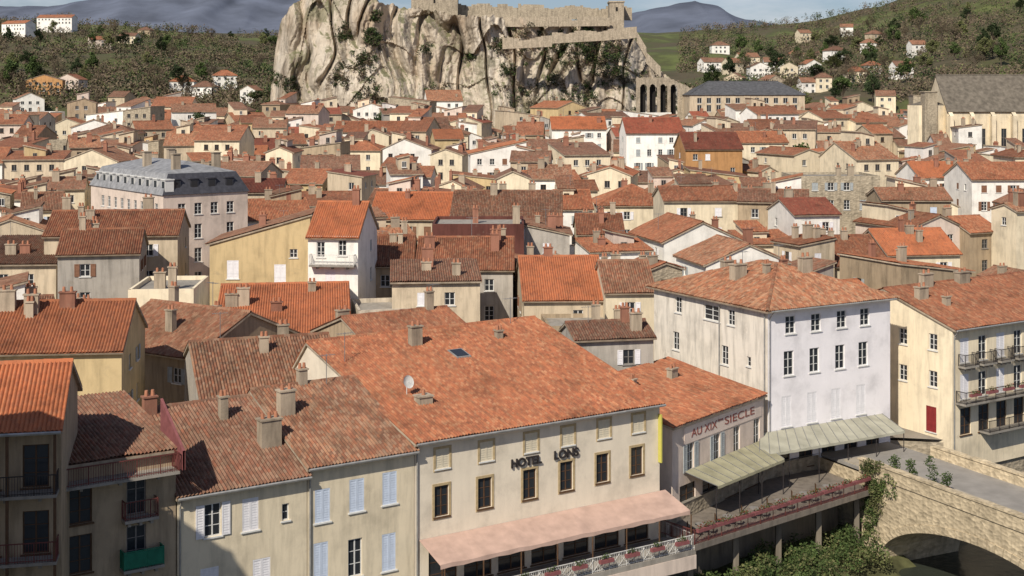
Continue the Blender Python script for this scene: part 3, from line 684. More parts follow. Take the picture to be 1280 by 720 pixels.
rbld=House((37.5,115.8),33,24,15,.1,9.9)
for k in range(6):
    for z in (7.3,4.2): rbld.addwin('front',1.0+k*2.4,z-.6,1.1,2.1,'p' if k%2 else 'c',shwhite)
    rbld.addwin('front',1.0+k*2.4,.5,1.4,2.3,'p',None,fbrown)
for u in (9.2,12.5): 
    for z in (7.6,4.4): rbld.addwin('left',u,z,.9,1.4,'p')
rbld.addwin('left',12.2,.5,1.1,2.2,'c',plain('red door paint',(.22,.03,.03),.5))
rbld.build('apartment_house','cream apartment house with iron balconies at right edge beyond the bridge','house','gx',2.4,WM['cream'],RM['russet'],ov=.5,gutter=True,chim=[(2,5,1.2,.6,1.1),(5,7,1.3,.6,1.2),(10,7,1.4,.7,1.0),(3.5,3.5,.6,.5,.8)])
for z in (6.5,3.4,.6):
    if z<6: rbld.balcony('front',.4 if z>1 else 3.5,15,z,1.1,iron)
    else:
        for k in range(6): rbld.balcony('front',.7+k*2.4,2.5+k*2.4,z,.8,iron)
for k in range(6):
    p=rbld.O+rbld.ux*(.8+k*2.2)+rbld.uy*(-1.25); planter('flower box on the long balcony of the right hand apartment house, %s from left'%words[k],(p.x,p.y,4.15),rbld.ang,1.3,'apartment balcony flower boxes')

# mansard building
mb_=House((xat(204,168),168),38,11.5,24,G(168),17.2)
rr=random.Random(5)
for side in('front','left'): mb_.auto(side,rr,4,2.2,1.0,1.8,shwhite,.03,'p')
mb_.build('mansard_building','large pale corner building with grey slate mansard roof and dormers at left','building','flat',0,WM['pink'],RM['brown'],parapet=.1)
b=MB(); w,d,h=mb_.w,mb_.d,mb_.h; i1=1.1; z1=h+2.6; i2=min(w,d)/2; z2=z1+1.3
def ring(i,z): return [(i,i,z),(w-i,i,z),(w-i,d-i,z),(i,d-i,z)]
A=ring(-.2,h+.03);B=ring(i1,z1)
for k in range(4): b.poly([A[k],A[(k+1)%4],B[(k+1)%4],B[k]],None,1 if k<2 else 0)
p=(w/2,i2,z2); q=(w/2,d-i2,z2)
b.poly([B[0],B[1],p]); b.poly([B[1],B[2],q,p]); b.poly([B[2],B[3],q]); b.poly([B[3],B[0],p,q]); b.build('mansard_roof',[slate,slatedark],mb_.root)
for side in('front','left'):
    L=w if side=='front' else d
    for k in range(int(L/2.4)):
        O_,U_=FR[side](w,d); u=1.3+k*2.4; dm=MB(); dm.box(0,1.1,.25,1.4,0,1.6); dm.box(-.1,1.2,.15,1.45,1.605,1.75); dm.box(.15,.95,.22,.248,.2,1.45,1)
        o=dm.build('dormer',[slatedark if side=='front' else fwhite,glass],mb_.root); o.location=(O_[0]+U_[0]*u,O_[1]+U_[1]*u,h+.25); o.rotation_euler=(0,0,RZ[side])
for x,y in ((3,3),(9,4),(3,12),(9,18)):
    b=MB(); b.box(x-.5,x+.5,y-.35,y+.35,h+2,z2+1.0); b.box(x-.6,x+.6,y-.45,y+.45,z2+1.001,z2+1.12); b.build('chimney',render_,mb_.root)

# church
ch=House((xat(1184,330),330),3,46,15,G(330),zat(137,330))
for k in range(7): ch.addwin('front',3+k*5.2,8,1.3,6.5,'p',None,fgrey)
ch.build('church','big stone church with buttresses and brown slate roof at right edge','church','gx',zat(94,338)-zat(137,330),WM['cream'],RM['brown'],near=False,slateroof=browns,ov=.5)
for k in range(8): b=MB(); x=.6+k*5.2; b.box(x-.5,x+.5,-1.6,-.003,-2,ch.h-1.5); b.poly([(x-.5,-1.6,ch.h-1.5),(x+.5,-1.6,ch.h-1.5),(x+.5,-.003,ch.h-.3),(x-.5,-.003,ch.h-.3)]); b.build('buttress',WM['cream'],ch.root)
b=MB(); n=8; R_=5.2; hh=ch.h+1.0
for k in range(n):
    t0,t1=2*pi*k/n,2*pi*(k+1)/n; P0=(-2.5+R_*cos(t0),6+R_*sin(t0)); P1=(-2.5+R_*cos(t1),6+R_*sin(t1))
    b.poly([(*P0,-2),(*P1,-2),(*P1,hh),(*P0,hh)]); b.poly([(*P0,hh),(*P1,hh),(-2.5,6,hh+1.5)],None,1)
b.build('apse',[WM['cream'],browns],ch.root)
b=MB(); b.box(-5.5,-2.4,0,3,-2,hh+3.2); b.box(-5.7,-2.2,-.2,3.2,hh+3.205,hh+3.5); b.build('stair_turret',WM['stone'],ch.root)
sl=House((xat(862,480),480),2,41,16,G(480),zat(118,480)); sl.auto('front',rr,2,3.4,1.6,2.4,None,0,'p')
sl.build('long_building','long pale building with grey slate roof right of the cliff foot','building','hip',4.6,WM['beige'],RM['brown'],near=False,far=True,slateroof=plain('dark grey slate',(.085,.085,.09),.7,0,.3,1))

# ================================================================= TOWN behind, row by row
def overlap(A,B):
    for P in (A,B):
        for i in range(4):
            e=P[(i+1)%4]-P[i]; n=Vector((e.y,-e.x)).normalized()
            a=[q.dot(n) for q in A]; b_=[q.dot(n) for q in B]
            if max(a)<min(b_)+.2 or max(b_)<min(a)+.2: return False
    return True
CEN=[(sum((q for q in f_),Vector((0,0)))/4) for f_ in FOOT]
ordn=lambda k: words[k-1] if k<=13 else '%d%s'%(k,'st' if k%10==1 and k!=11 else 'nd' if k%10==2 else 'rd' if k%10==3 else 'th')
wnames=[('cream',.28),('white',.24),('beige',.18),('grey',.06),('ochre',.05),('pink',.10),('tan',.06),('stone',.04)]
def pick(rr,tab):
    t=rr.random()*sum(w for _,w in tab)
    for n_,w in tab:
        t-=w
        if t<0: return n_
    return tab[0][0]
rr=random.Random(21); row=0; Y=112.; total=0
while Y<492:
    row+=1; step=11.5+(Y-112)*.026; wsp=7.2+(Y-112)*.0085; x=-.395*Y; kk=0
    while x<.385*Y:
        wd=wsp*rr.uniform(.6,1.45); dp=step*rr.uniform(.5,.9)
        ang=30*noise.noise(Vector((x/60,Y/60,3)))+16*noise.noise(Vector((x/20,Y/20,9)))+(14 if Y<200 else 4)+rr.uniform(-13,13); yy=Y+rr.uniform(-4,4)
        xx=x; x+=wd*.98
        if rr.random()<.05: x+=rr.uniform(1,3)
        if Y<135 and xx>32 and xx<38: continue
        if yy<93+.62*(xx+8): continue
        c,s_=cos(radians(ang)),sin(radians(ang)); ok=False
        for shr in (1,.8,.62):
            w_,d_=wd*shr,dp*shr; P=[Vector((xx+c*a-s_*b_,yy+s_*a+c*b_)) for a,b_ in ((0,0),(w_,0),(w_,d_),(0,d_))]; cen=sum(P,Vector((0,0)))/4
            if not any((cen-c2).length<40 and overlap(P,f2) for c2,f2 in zip(CEN,FOOT)): ok=True; break
        if not ok: continue
        g=G(yy); hgt=rr.choice([6.5,8,9,9.5,10,10.5,11,12,13])+rr.uniform(-.8,.8)
        if Y<150: hgt=min(hgt,10)
        if Y>300: hgt+=rr.choice([0,0,0,1.5,2.8])
        hs=House((xx,yy),ang,w_,d_,g,g+hgt); CEN.append(cen); kk+=1; total+=1
        far=yy>200; near=yy<210
        wc=pick(rr,wnames); rc=pick(rr,[('russet',.36),('brown',.36),('mottled',.2),('orange',.05),('red',.06)]); rt=pick(rr,[('gx',.40),('gy',.26),('hip',.08),('sf',.12),('sl',.08),('sr',.08),('flat',.03)])
        sh=rr.choice([shblue,shwhite,shgrey,shbrown,shwhite]); rows=2 if rr.random()<.5 else 3
        stl=None if not far else 'p'; vis='right' if xx+w_/2<0 else 'left'
        fr_=rr.choice([fwhite,fgrey,fbrown,fgrey]) 
        if yy<420: hs.auto('front',rr,rows,2.4,.95,1.5,sh,.2,stl,fr_); hs.auto(vis,rr,1 if far else 2,3.4,.85,1.3,sh,.45,stl,fr_)
        else: hs.auto('front',rr,2,2.8,1.1,1.6,sh,.25,'p',fr_)
        ri={'gx':d_,'gy':w_,'hip':min(w_,d_),'sf':d_*.7,'sl':w_*.7,'sr':w_*.7,'flat':0}[rt]*rr.uniform(.15,.22)
        chs=[(rr.uniform(.15,.85)*w_,rr.uniform(.2,.8)*d_,rr.uniform(.5,1.2),.5,rr.uniform(.8,1.8)) for _ in range(rr.choice([1,2,3,3]) if yy<380 else rr.choice([0,1,2]))]
        rtn={'gx':'gabled','gy':'gable fronted','hip':'hipped','sf':'lean','sl':'lean','sr':'lean','flat':'flat topped'}[rt]
        hs.build('stone_house' if wc=='stone' else 'town_house','%s house with %s %s roof, %s from left in %s row back from river'%(wc,rc,rtn,ordn(kk),ordn(row)),'house',rt,ri,WM[wc],RM[rc],near=near,far=far,chim=chs,rf=rr.uniform(.42,.6),group='old town houses')
        if rr.random()<.42 and w_>5 and d_>5 and rt!='flat':
            a0=rr.choice([.12,.5,.3])*w_; a1_=a0+rr.uniform(.32,.45)*w_; b0_=d_*rr.uniform(.35,.5)
            hs.upper(rr,a0,min(a1_,w_-.15),b0_,d_-.15,rr.uniform(.2,1.6),WM[pick(rr,wnames)],RM[pick(rr,[('russet',.4),('brown',.4),('mottled',.2)])],fr_)
        if yy<230 and rt!='flat' and rr.random()<.4: hs.antenna(rr.uniform(.2,.8)*w_,d_*.5,rr.uniform(1.5,2.5))
    Y+=step
print('procedural houses',total)
hills=[(2,30,1100,'white',40),(46,26,1150,'white',46),(112,36,1000,'pink',26),(148,34,1050,'cream',22),(172,30,1120,'tan',16),(32,88,620,'orange',44),(70,86,640,'pink',30),(20,104,560,'white',34),(212,88,640,'white',30),(240,94,630,'white',26),(268,96,660,'white',28),(135,104,570,'beige',26),(170,108,560,'cream',24),(300,98,600,'white',22),(205,110,545,'beige',34),
 (880,56,800,'white',30),(925,54,830,'cream',26),(955,60,780,'white',24),(905,74,690,'beige',24),(975,72,700,'cream',22),(1040,64,800,'white',24),(1075,56,860,'white',20),(1000,40,1000,'cream',16),(1090,40,900,'beige',18),(1050,44,980,'white',16),(1120,78,640,'white',24),(1010,118,540,'pink',30),(1075,152,420,'white',28),(1095,116,560,'cream',24),(1020,96,640,'cream',20),(890,44,950,'white',22),(938,66,720,'white',26),(985,60,860,'beige',20),(1060,90,650,'cream',24),(1140,60,760,'white',20),(912,60,760,'cream',22),(1008,66,760,'white',22),(1026,56,870,'beige',20),(1085,70,720,'white',20),(960,76,650,'beige',24),(1002,80,640,'white',22)]
for k,(px,py,Yh,wc,wp) in enumerate(hills):
    wd=wp*Yh/F; x0=xat(px,Yh); g=T(x0+wd/2,Yh); hgt=rr.uniform(5,7) if wp<36 else wd*.4; ze=g+hgt
    if Yh<545: ze=G(Yh)+8
    hs=House((x0,Yh),rr.uniform(-28,28),wd,min(wd*.8,11),ze-hgt-3,ze); hs.auto('front',rr,2,3,1.3,1.6,None,.2,'p')
    left=px<640
    hs.build('hillside_house','%s house on the %s hillside, %s one of those counted outward from the %s'%(wc,'left' if left else 'right',ordn(k+1 if left else k-14),'left edge' if left else 'cliff'),'house',rr.choice(['gx','gx','hip','gy']),min(wd,10)*.25,WM[wc],RM[rr.choice(['russet','brown','brown'])],near=False,far=True,group='hillside houses')

# ================================================================= SETTING
gm,nt,bb=newmat('town and hill ground'); tc=N(nt,'ShaderNodeTexCoord').outputs['Object']; spx=N(nt,'ShaderNodeSeparateXYZ'); nt.links.new(tc,spx.inputs[0])
town=ramp(nt,[(.3,(.20,.18,.15)),(.7,(.30,.265,.22))],noi(nt,tc,.3,6))
grass=ramp(nt,[(.3,(.05,.052,.022)),(.42,(.095,.076,.046)),(.52,(.075,.08,.03)),(.60,(.12,.14,.045)),(.66,(.11,.09,.052)),(.8,(.13,.105,.065))],noi(nt,tc,.012,9,.65))
fac=ramp(nt,[(0,0.),(1,1.)],mth(nt,'MULTIPLY',mth(nt,'SUBTRACT',spx.outputs[1],530.0),.03))
nt.links.new(mixc(nt,town,grass,fac),bb.inputs['Base Color']); bump(nt,bb,noi(nt,tc,.5,8),.5,.5)
def front(px):
    pts=[(-120,11.3),(-6.1,85.3),(10.4,96),(20.6,108.9),(32.4,116.8),(38,115.8),(140,182)]
    k=(px-640)/F
    best=60.
    for (x0,y0),(x1,y1) in zip(pts,pts[1:]):
        den=(x1-x0)-k*(y1-y0)
        if abs(den)<1e-9: continue
        t=(k*y0-x0)/den
        if 0<=t<=1: best=y0+t*(y1-y0)
    return best
b=MB(); pxs=list(range(-360,1641,20)); ts=[0,4,10,20,40,80,130,200,280,350,420]+[420+i*25 for i in range(1,20)]+[930,1000,1080,1160,1260,1400,1700,2200,3000,4500,7000]
idx=[]
for px in pxs:
    y0=front(px)+.6; col=[]
    for t in ts:
        y=y0+t; x=xat(px,y); col.append(len(b.v)); b.v.append((x,y,T(x,y)-(.02 if t<5 else 0)))
    idx.append(col)
for i in range(len(pxs)-1):
    for j in range(len(ts)-1): b.f.append((idx[i][j],idx[i+1][j],idx[i+1][j+1],idx[i][j+1])); b.uv.append([(0,0)]*4); b.mi.append(0)
o=struct('ground',b,gm)
for p_ in o.data.polygons: p_.use_smooth=True
b=MB(); qp=[(-120,11.9),(-6.1,85.9),(10.4,96.6),(20.6,109.5),(32.4,117.4),(38,116.4),(140,182.6)]
for (x0,y0),(x1,y1) in zip(qp,qp[1:]): b.poly([(x0,y0,-9),(x1,y1,-9),(x1,y1,-.05),(x0,y0,-.05)])
struct('quay_wall',b,WM['stone'])
wm_,nt,bb=newmat('river water'); bb.inputs['Base Color'].default_value=(.035,.04,.03,1); bb.inputs['Roughness'].default_value=.15
tc=N(nt,'ShaderNodeTexCoord').outputs['Object']; bump(nt,bb,noi(nt,tc,1.2,5),.5,.15)
b=MB(); b.poly([(-400,-100,-7),(500,-100,-7),(500,190,-7),(-400,190,-7)]); struct('river',b,wm_)
b=MB(); nb=30
for i in range(nb+1):
    t=i/nb; A_=Vector((8,88))*(1-t)+Vector((30,108))*t
    for j in range(8):
        s_=j/7; P=A_+Vector((.62,-.78))*(-5+s_*9); b.v.append((P.x,P.y,-4.6-2.8*s_+noise.noise(Vector((P.x,P.y,0))*.5)*.5))
for i in range(nb):
    for j in range(7): k=i*8+j; b.f.append((k,k+1,k+9,k+8)); b.uv.append([(0,0)]*4); b.mi.append(0)
struct('river_bank',b,plain('bank soil',(.08,.08,.035),.95,0,.4,.8))
b=MB(); rb2=random.Random(4)
for i in range(210):
    t=rb2.random(); A_=Vector((10,89))*(1-t)+Vector((28,105.5))*t; P=A_+Vector((.62,-.78))*rb2.uniform(-3.5,1.8); leaves(b,(P.x,P.y,-5.0+rb2.uniform(-.8,.9)),(.85,.85,.6),90,.12,rb2,rb2.choice([0,0,1]))
tag(b.build('bank_bushes',[leafG,leafY]),'tangled green bushes along the river bank below the terrace','bushes',None,'stuff')

# bridge
B0=Vector((28.3,106.7)); bd=Vector((.44,-.898)).normalized()
bang=math.atan2(bd.y,bd.x); br=thing('stone_bridge','old stone arch bridge crossing the river at right','bridge',(B0.x,B0.y,0),bang)
stone=WM['stone']; bst=WM['bridge']; b=MB(); half=10.4; cx=11.2; HR=4.3
def arch(x):
    t=(x-cx)/half
    return -6.6+HR*sqrt(max(0,1-t*t)) if abs(t)<1 else -9
xs=[i*.4 for i in range(-20,66)]
for f_y in (0,8.2):
    for x0,x1 in zip(xs,xs[1:]):
        b.poly([(x0,f_y,arch(x0)),(x1,f_y,arch(x1)),(x1,f_y,-.2),(x0,f_y,-.2)])
for x0,x1 in zip(xs,xs[1:]):
    if abs(x0-cx)<half+.4: b.poly([(x0,0,arch(x0)),(x1,0,arch(x1)),(x1,8.2,arch(x1)),(x0,8.2,arch(x0))])
b.build('arch_wall',bst,br)
b=MB()
for k in range(44):
    t0=pi*k/44; t1=pi*(k+.92)/44
    f=lambda t,rr_:(cx-(half+rr_)*cos(t),-.06,-6.6+(HR+rr_)*sin(t))
    p=[f(t0,0),f(t1,0),f(t1,.6),f(t0,.6)]; b.poly(p); b.poly([p[3],p[2],(p[2][0],0,p[2][2]),(p[3][0],0,p[3][2])])
b.build('arch_ring',bst,br)
asph=plain('pale asphalt',(.27,.25,.225),.9,0,.15,.7)
b=MB(); b.box(-8,26,.3,7.9,-.2,.02); b.build('road_deck',asph,br)
b=MB(); b.box(-4,26,.5,2.6,.021,.16); b.build('pavement',plain('pavement',(.38,.33,.26),.9,0,.15,1),br)
for f_y in (-.1,7.8):
    b=MB(); b.box(-1.5 if f_y<1 else -2,26,f_y,f_y+.4,-.15,.85)
    for k in range(34):
        x0=-1.6+k*.82; dz=rb2.uniform(-.05,.05); b.box(x0,x0+.8,f_y-.08,f_y+.48,.853,1.0+dz)
    b.build('parapet',bst,br)
b=MB(); bw=Matrix.Translation((B0.x,B0.y,0))@Matrix.Rotation(bang,4,'Z')
for i in range(70):
    lx=abs(rb2.gauss(0,1.3))-.8; z=1.0-rb2.random()*5.2*(max(0,1-lx*.25)); P=bw@Vector((lx,-.15,z)); leaves(b,P,(.42,.35,.42),55,.10,rb2,rb2.choice([0,1]))
tag(b.build('ivy',[leafG,leafY]),'green ivy hanging over the left end of the stone bridge','ivy')
for k,(lx,ly,s_) in enumerate(((5.0,1.3,1.0),(3.0,1.2,.6),(6.6,1.3,.5),(1.2,1.2,.5))):
    P=bw@Vector((lx,ly,.16)); o=thing('potted_shrub','green potted shrub on the bridge pavement, %s by height'%['tallest','second','third','shortest'][k],'plant',P,0); b=MB(); b.bar((0,0,0),(0,0,.4),(.2,.28),0,10); b.build('pot',pot,o); b=MB()
    for j in range(6): leaves(b,(rb2.uniform(-.15,.15),rb2.uniform(-.15,.15),.5+j*.32*s_),(.38+.12*rb2.random(),)*2+(.25,),50,.09,rb2)
    b.build('crown',leafG,o)

# rock --------------------------------------------------
rm_,nt,bb=newmat('limestone cliff'); tc=N(nt,'ShaderNodeTexCoord').outputs['Object']; ge=N(nt,'ShaderNodeNewGeometry')
a=ramp(nt,[(.30,(.22,.175,.13)),(.42,(.41,.345,.265)),(.55,(.55,.475,.38)),(.72,(.64,.58,.49))],noi(nt,mapv(nt,tc,(.07,.07,.04)),1.0,9,.6))
cr=ramp(nt,[(.36,.25),(.46,1.)],noi(nt,mapv(nt,tc,(.35,.35,.05)),1.0,8,.68)); a=mixc(nt,a,cr,.8,'MULTIPLY')
rust=ramp(nt,[(.5,0.),(.7,1.)],noi(nt,mapv(nt,tc,(.05,.05,.03)),1.0,5,.6)); a=mixc(nt,a,(.44,.30,.18),mth(nt,'MULTIPLY',rust,.35))
gr=ramp(nt,[(.56,0.),(.63,1.)],noi(nt,tc,.055,8,.68)); sn=N(nt,'ShaderNodeSeparateXYZ'); nt.links.new(ge.outputs['Normal'],sn.inputs[0])
up=ramp(nt,[(.5,0.),(.72,1.)],sn.outputs[2]); gf=mth(nt,'MAXIMUM',mth(nt,'MULTIPLY',gr,.55),mth(nt,'MULTIPLY',up,.8))
a=mixc(nt,a,(.10,.105,.04),gf); nt.links.new(a,bb.inputs['Base Color']); bump(nt,bb,noi(nt,mapv(nt,tc,(1,1,.5)),.35,10,.68),.9,1.2)
top=[(338,118),(345,50),(352,18),(372,-6),(400,-25),(450,-22),(475,2),(512,8),(575,18),(640,22),(700,24),(770,24),(790,40),(806,66),(825,88),(848,106),(865,130)]
b=MB(); cols=[]; pxr=[338+i*1.1 for i in range(int(527/1.1)+1)]; NR=120
def ridge(x,y,z): return 1-abs(noise.noise(Vector((x,y,z))))*2
def rocky(px,fz,zt,zb):
    Y0=500+14*fz+26*abs((px-600)/262)**3; x=xat(px,505); z=zb+(zt-zb)*fz
    wx=x+5*noise.noise(Vector((z/16,x/30,3)))
    big=noise.noise(Vector((wx/20,z/60,1))); n2=noise.noise(Vector((wx/9,z/30,5)))
    dsp=-13*big+8*ridge(wx/15,z/42,5)+2.6*ridge(wx/5.2,z/17,8)+.9*ridge(wx/2.2,z/6,2)+.4*noise.noise(Vector((x/1.2,z/1.2,2)))
    crk=noise.noise(Vector((wx/11,z/55,21))); dsp+=7*max(0,1-abs(crk)*11)*(.4+fz*.6)      # deep vertical clefts
    k=z/15+noise.noise(Vector((x/16,z/60,4)))*2.2; fr=k-floor(k); dsp+=4.2*min(1,fr*1.1)*max(0,noise.noise(Vector((x/20,floor(k)*3.1,6)))+.3)
    px2=x*(Y0+dsp)/505
    return px2,Y0+dsp,z+.7*noise.noise(Vector((x/4,z/3,9)))
for px in pxr:
    zt=zat(lerp(top,px)+5*noise.noise(Vector((px/9,0,0)))+2.5*noise.noise(Vector((px/3,1,0))),515); zb=9; col=[]
    for j in range(NR+1): col.append(len(b.v)); b.v.append(rocky(px,j/NR,zt,zb))
    x,y,z=b.v[-1]; col.append(len(b.v)); b.v.append((x,y+12,z-.5)); col.append(len(b.v)); b.v.append((x*1.02,y+60,z-3)); col.append(len(b.v)); b.v.append((x*1.04,y+75,5))
    cols.append(col)
for c0,c1 in zip(cols,cols[1:]):
    for j in range(len(c0)-1): b.f.append((c0[j],c1[j],c1[j+1],c0[j+1])); b.uv.append([(0,0)]*4); b.mi.append(0)
tag(b.build('castle_rock',rm_),None,None,None,'structure')
b=MB(); rb3=random.Random(9)
for (px,py,n_,sp_) in ((455,78,34,14),(430,40,20,8),(465,45,36,9),(425,98,24,12),(735,55,110,30),(760,78,60,22),(700,62,36,14),(625,55,20,10),(635,85,14,8),(320,85,22,8),(338,100,30,12),(775,92,34,14),(650,122,34,30),(720,122,30,24),(470,122,26,22),(545,122,16,18),(470,20,16,6),(660,45,20,20),(362,108,22,10),(590,70,10,5),(530,60,8,5),(800,110,26,18),(835,122,20,12),(690,95,16,14),(735,118,24,10)):
    for _ in range(n_):
        qx=px+rb3.gauss(0,sp_*.55); qy=py+rb3.gauss(0,sp_*.6); zt=zat(lerp(top,qx),515); fz=max(.01,min(1,(zat(qy,512)-9)/max(1,zt-9))); P=rocky(qx,fz,zt,9); s_=rb3.uniform(.6,1.2); leaves(b,(P[0],P[1]-.6,P[2]),(1.9*s_,1.3,1.5*s_),45,.40,rb3,rb3.choice([0,0,1,2,2]))
tag(b.build('cliff_bushes',[leafD,leafG,leafB]),'dark evergreen bushes clinging to ledges of the castle rock','bushes',None,'stuff')
cw_=random.Random(77)
def wallrun(mb,p0,p1,h,t=1.2,cren=True,base=2.0):
    A=Vector(p0);B=Vector(p1); L=(B.xy-A.xy).length; d=(B-A)/L; n=Vector((d.y,-d.x,0)).normalized(); m=max(1,int(L/2))
    for i in range(m):
        P=A+d*(L*i/m); Q=A+d*(L*(i+1)/m); hh=h*max(.15,1-1.6*max(0,noise.noise(Vector((i*.31,A.x,2)))+.1))
        for s_ in(0,1):
            o_=n*(-t*s_); q=[P+o_-Vector((0,0,base)),Q+o_-Vector((0,0,base)),Q+o_+Vector((0,0,hh)),P+o_+Vector((0,0,hh))]; mb.poly(q if not s_ else q[::-1])
        mb.poly([P+Vector((0,0,hh)),Q+Vector((0,0,hh)),Q-n*t+Vector((0,0,hh)),P-n*t+Vector((0,0,hh))])
        for e in (P,Q): mb.poly([e-Vector((0,0,base)),e-n*t-Vector((0,0,base)),e-n*t+Vector((0,0,hh)),e+Vector((0,0,hh))])
        if cren and i%3==0 and cw_.random()<.4:
            c=[P+Vector((0,0,hh)),P+d*1.2+Vector((0,0,hh)),P+d*1.2-n*.5+Vector((0,0,hh)),P-n*.5+Vector((0,0,hh))]; u=Vector((0,0,.7))
            mb.poly([x+u for x in c])
            for j in range(4): mb.poly([c[j],c[(j+1)%4],c[(j+1)%4]+u,c[j]+u])
ruin=wallmat('old castle stone',(.42,.35,.26),.5,True)
ca=thing('castle','pale stone castle walls and tower bases on top of the rock','castle',(0,0,0))
b=MB(); wallrun(b,W(575,25,524),W(640,27,521),2.2); wallrun(b,W(640,27,521),W(762,26,523),1.9); b.build('curtain_wall',ruin,ca)
b=MB(); wallrun(b,W(570,12,538),W(790,16,538),2.6,base=3); b.build('inner_wall',ruin,ca)
for (x0,x1,yb,yt,Yq) in ((514,572,14,-14,530),(762,780,24,3,527)):
    b=MB(); X0,X1=xat(x0,Yq),xat(x1,Yq); b.box(X0,X1,Yq,Yq+9,zat(yb,Yq)-5,zat(yt,Yq)); b.box(X0-.3,X1+.3,Yq-.3,Yq+9.3,zat(yt,Yq)+.01,zat(yt,Yq)+.6)
    o=b.build('tower',ruin,ca)
    q=MB(); q.box((X0+X1)/2-.4,(X0+X1)/2+.4,Yq-.06,Yq-.003,zat(yb-10,Yq),zat(yb-10,Yq)+1.6); q.build('loophole',darkin,o)
rp=thing('rampart_wall','long stone rampart stepping down the right shoulder of the rock','wall',(0,0,0)); b=MB()
for (p0,p1) in (((628,54),(690,51)),((690,47),(760,43)),((760,43),(796,40)),((796,46),(808,66)),((808,72),(826,90))):
    Yq=505 if p0[0]<800 else 504; wallrun(b,W(p0[0],p0[1],Yq),W(p1[0],p1[1],Yq),2.0,2,False,2.2)
b.build('wall',ruin,rp)
ac=thing('stone_arcade','stone retaining wall with small arches at right foot of the rock','wall',(xat(795,492),492,G(492)),radians(6)); b=MB(); zt_=zat(97,492)-G(492)
ars=[(2.8,1.2),(6.4,1.3),(10.2,1.3),(14.0,1.2)]
for i in range(84):
    x0=i*.25; x1=x0+.25; xm=(x0+x1)/2; zb_=-2
    for c_,r_ in ars:
        if abs(xm-c_)<r_: zb_=zt_-3.6+sqrt(r_*r_-(xm-c_)**2)
    tz=zt_-max(0,(xm-12)*.45)+.5*noise.noise(Vector((i*.3,0,0))); b.poly([(x0,0,zb_),(x1,0,zb_),(x1,0,tz),(x0,0,tz)]); b.poly([(x0,0,tz),(x1,0,tz),(x1,2,tz),(x0,2,tz)])
    if zb_>-2: b.poly([(x0,2.5,-2),(x1,2.5,-2),(x1,2.5,zb_),(x0,2.5,zb_)],None,1); b.poly([(x0,0,zb_),(x1,0,zb_),(x1,2.5,zb_),(x0,2.5,zb_)])
b.build('wall',[ruin,darkin],ac)

def mountain(name,px0,px1,prof,Yq,m,rough):
    b=MB(); cols=[]; n=120
    for i in range(n+1):
        px=px0+(px1-px0)*i/n; zt=zat(lerp(prof,px)+1.2*noise.noise(Vector((px/30,1,0)))+.5*noise.noise(Vector((px/9,1,0))),Yq); col=[]
        for j in range(14):
            t=j/13; y=Yq-1500*(1-t); x=xat(px,Yq)+40*noise.noise(Vector((px/30,t*4,0))); col.append(len(b.v)); b.v.append((x,y,(-50)+(zt+50)*t**.8+ (rough*noise.noise(Vector((px/30,t*3,2))) if 0<j<13 else 0)))
        col.append(len(b.v)); b.v.append((xat(px,Yq),Yq+800,-50)); cols.append(col)
    for a_,c_ in zip(cols,cols[1:]):
        for j in range(14): b.f.append((a_[j],c_[j],c_[j+1],a_[j+1])); b.uv.append([(0,0)]*4); b.mi.append(0)
    o=struct(name,b,m)
    for p_ in o.data.polygons: p_.use_smooth=True
mtm=plain('woodland with painted haze',(.11,.125,.165),1,0,.3,.006)  # atmospheric haze put into the base colour as a blue-grey tint
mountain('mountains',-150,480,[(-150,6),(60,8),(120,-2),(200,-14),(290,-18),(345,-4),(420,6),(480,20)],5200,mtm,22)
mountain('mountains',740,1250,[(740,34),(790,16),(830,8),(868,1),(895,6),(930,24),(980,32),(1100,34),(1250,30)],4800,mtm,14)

# trees
def tree_meshes(kind,seed):
    q=random.Random(seed); tb_=MB(); tb_.bar((0,0,-2),(0,0,3.2),(.35,.25),0,6)
    cb_=MB(); m={'green':leafG,'dark':leafD,'bare':leafB,'spring':leafY}[kind]
    tips=[]
    for k in range(9):
        t=2*pi*k/9+q.uniform(-.3,.3); z0=q.uniform(2.2,3.2); P=(cos(t)*q.uniform(1.4,3.0),sin(t)*q.uniform(1.4,3.0),q.uniform(4.2,8.6)); tb_.bar((0,0,z0),P,(.15,.04),0,5); tips.append(P)
    tb_.bar((0,0,3.2),(0.2,0,8.5),(.24,.05),0,5); tips.append((.2,0,9))
    for P in tips:
        for _ in range(2): leaves(cb_,(P[0]+q.uniform(-.6,.6),P[1]+q.uniform(-.6,.6),P[2]+q.uniform(-.5,.8)),(1.5,1.5,1.1),80 if kind!='bare' else 60,.38 if kind!='bare' else .2,q,0,.1)
        if kind=='bare':
            for _ in range(10): tb_.bar(P,(P[0]+q.uniform(-1,1),P[1]+q.uniform(-1,1),P[2]+q.uniform(.2,1.6)),(.03,.01),0,3)
    return tb_.mesh('trunk',bark),cb_.mesh('crown',m)
TM={k:[tree_meshes(k,s) for s in (1,2,3)] for k in ('green','dark','bare','spring')}
tr=random.Random(31); cnt={}
def tree(px,Yq,kind,s_,area):
    x=xat(px,Yq); z=T(x,Yq); k2=(kind,area); cnt[k2]=cnt.get(k2,0)+1
    nm={'green':'leafy green','dark':'dark evergreen','bare':'bare brown','spring':'pale spring'}[kind]
    o=thing('tree','%s tree %s, %s of its kind'%(nm,area,ordn(cnt[k2])),'tree',(x,Yq,z),tr.uniform(0,6),'%s trees %s'%(nm,area)); o.scale=(s_,s_,s_*tr.uniform(.85,1.3))
    a,c_=tr.choice(TM[kind]); link('trunk',a,o); link('crown',c_,o)
sp=[]
for _ in range(52): sp.append((tr.uniform(0,345),tr.uniform(560,1150),'on the left hill, counted from left'))
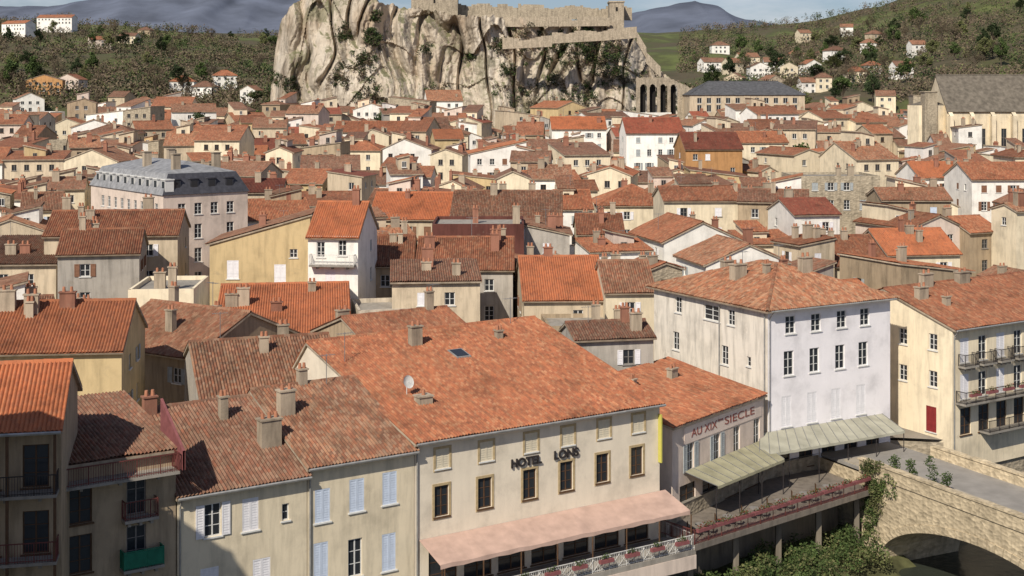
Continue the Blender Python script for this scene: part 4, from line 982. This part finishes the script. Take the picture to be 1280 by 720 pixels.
for _ in range(60): sp.append((tr.uniform(1005,1280),tr.uniform(560,1000),'on the right hill, counted from left'))
for _ in range(16): sp.append((tr.uniform(865,1010),tr.uniform(600,950),'beyond the slate roof, counted from left'))
for px in (1110,1122,1134,1146,1156,1128,1142,1040,1052,1064,1030): sp.append((px,tr.uniform(400,440) if px>1100 else 520,'between church and cliff, counted from left'))
for px in (318,326,334,342,328,338,312): sp.append((px,tr.uniform(500,520),'at left foot of the cliff, counted from left'))
for px,yq in ((150,330),(385,300),(560,420),(720,260),(905,330),(1000,300),(480,440),(250,430),(830,400)): sp.append((px,yq,'among the old town roofs, counted from left'))
sp.sort()
for px,Yq,ar in sp: tree(px,Yq,tr.choice(['green','dark','bare','bare','bare','spring'] if 'hill' in ar else ['dark','green','bare']),tr.uniform(.7,1.3),ar)
b=MB()
for i in range(6800):
    lf=tr.random()<.42; px=tr.uniform(-40,350) if lf else tr.uniform(850,1330); Yq=575+725*tr.random()**1.15; x=xat(px,Yq)
    nn=noise.noise(Vector((x/60,Yq/80,7)))
    if nn<-.24: continue
    z=T(x,Yq); s_=tr.uniform(2.0,3.8); mi=tr.choice([2,2,2,2,2,2,1,3,2,2] if noise.noise(Vector((x/40,Yq/60,17)))<.12 else [0,1,1,3,2,2]); leaves(b,(x,Yq,z+s_*.8),(s_,s_,s_*1.25),24,.72,tr,mi,.3)
tag(b.build('woodland',[leafG,leafD,leafB,leafY]),'mixed brown and green woodland covering the far hillsides','woodland',None,'stuff')

# ================================================================= LIGHT, CAMERA
w=bpy.data.worlds.new('World'); bpy.context.scene.world=w; w.use_nodes=True; nt=w.node_tree; sky=nt.nodes.new('ShaderNodeTexSky'); sky.sky_type='NISHITA'; sky.sun_disc=False
el=radians(41); az=(-.42,-.907); sky.sun_elevation=el; sky.sun_rotation=math.atan2(az[0],az[1]); sky.air_density=1.0; sky.dust_density=.6
bg=nt.nodes['Background']; bg.inputs[1].default_value=.058
tcw=N(nt,'ShaderNodeTexCoord').outputs['Generated']; tint=mixc(nt,sky.outputs[0],(.98,1.05,1.32),1,'MULTIPLY')
cl=ramp(nt,[(.46,0.),(.62,1.)],noi(nt,mapv(nt,tcw,(3,3,14)),2.2,7,.6))
nt.links.new(mixc(nt,tint,(12.,12.4,13.2),mth(nt,'MULTIPLY',cl,.5)),bg.inputs[0])
sd=bpy.data.lights.new('sun','SUN'); sd.energy=5.0; sd.angle=radians(.5); sd.color=(1,.93,.81); so=bpy.data.objects.new('sun',sd); C.objects.link(so)
so.rotation_euler=Vector((az[0]*cos(el),az[1]*cos(el),sin(el))).to_track_quat('Z','Y').to_euler()
cd=bpy.data.cameras.new('camera'); cd.sensor_width=36; cd.lens=36*F/1280; cd.shift_y=-(360-YH)/1280; cd.clip_end=20000; cd.clip_start=1
co=bpy.data.objects.new('camera',cd); C.objects.link(co); co.location=(0,0,H); co.rotation_euler=(pi/2,0,0); bpy.context.scene.camera=co
sc_=bpy.context.scene; sc_.view_settings.view_transform='Standard'; sc_.view_settings.look='None'; sc_.view_settings.exposure=0
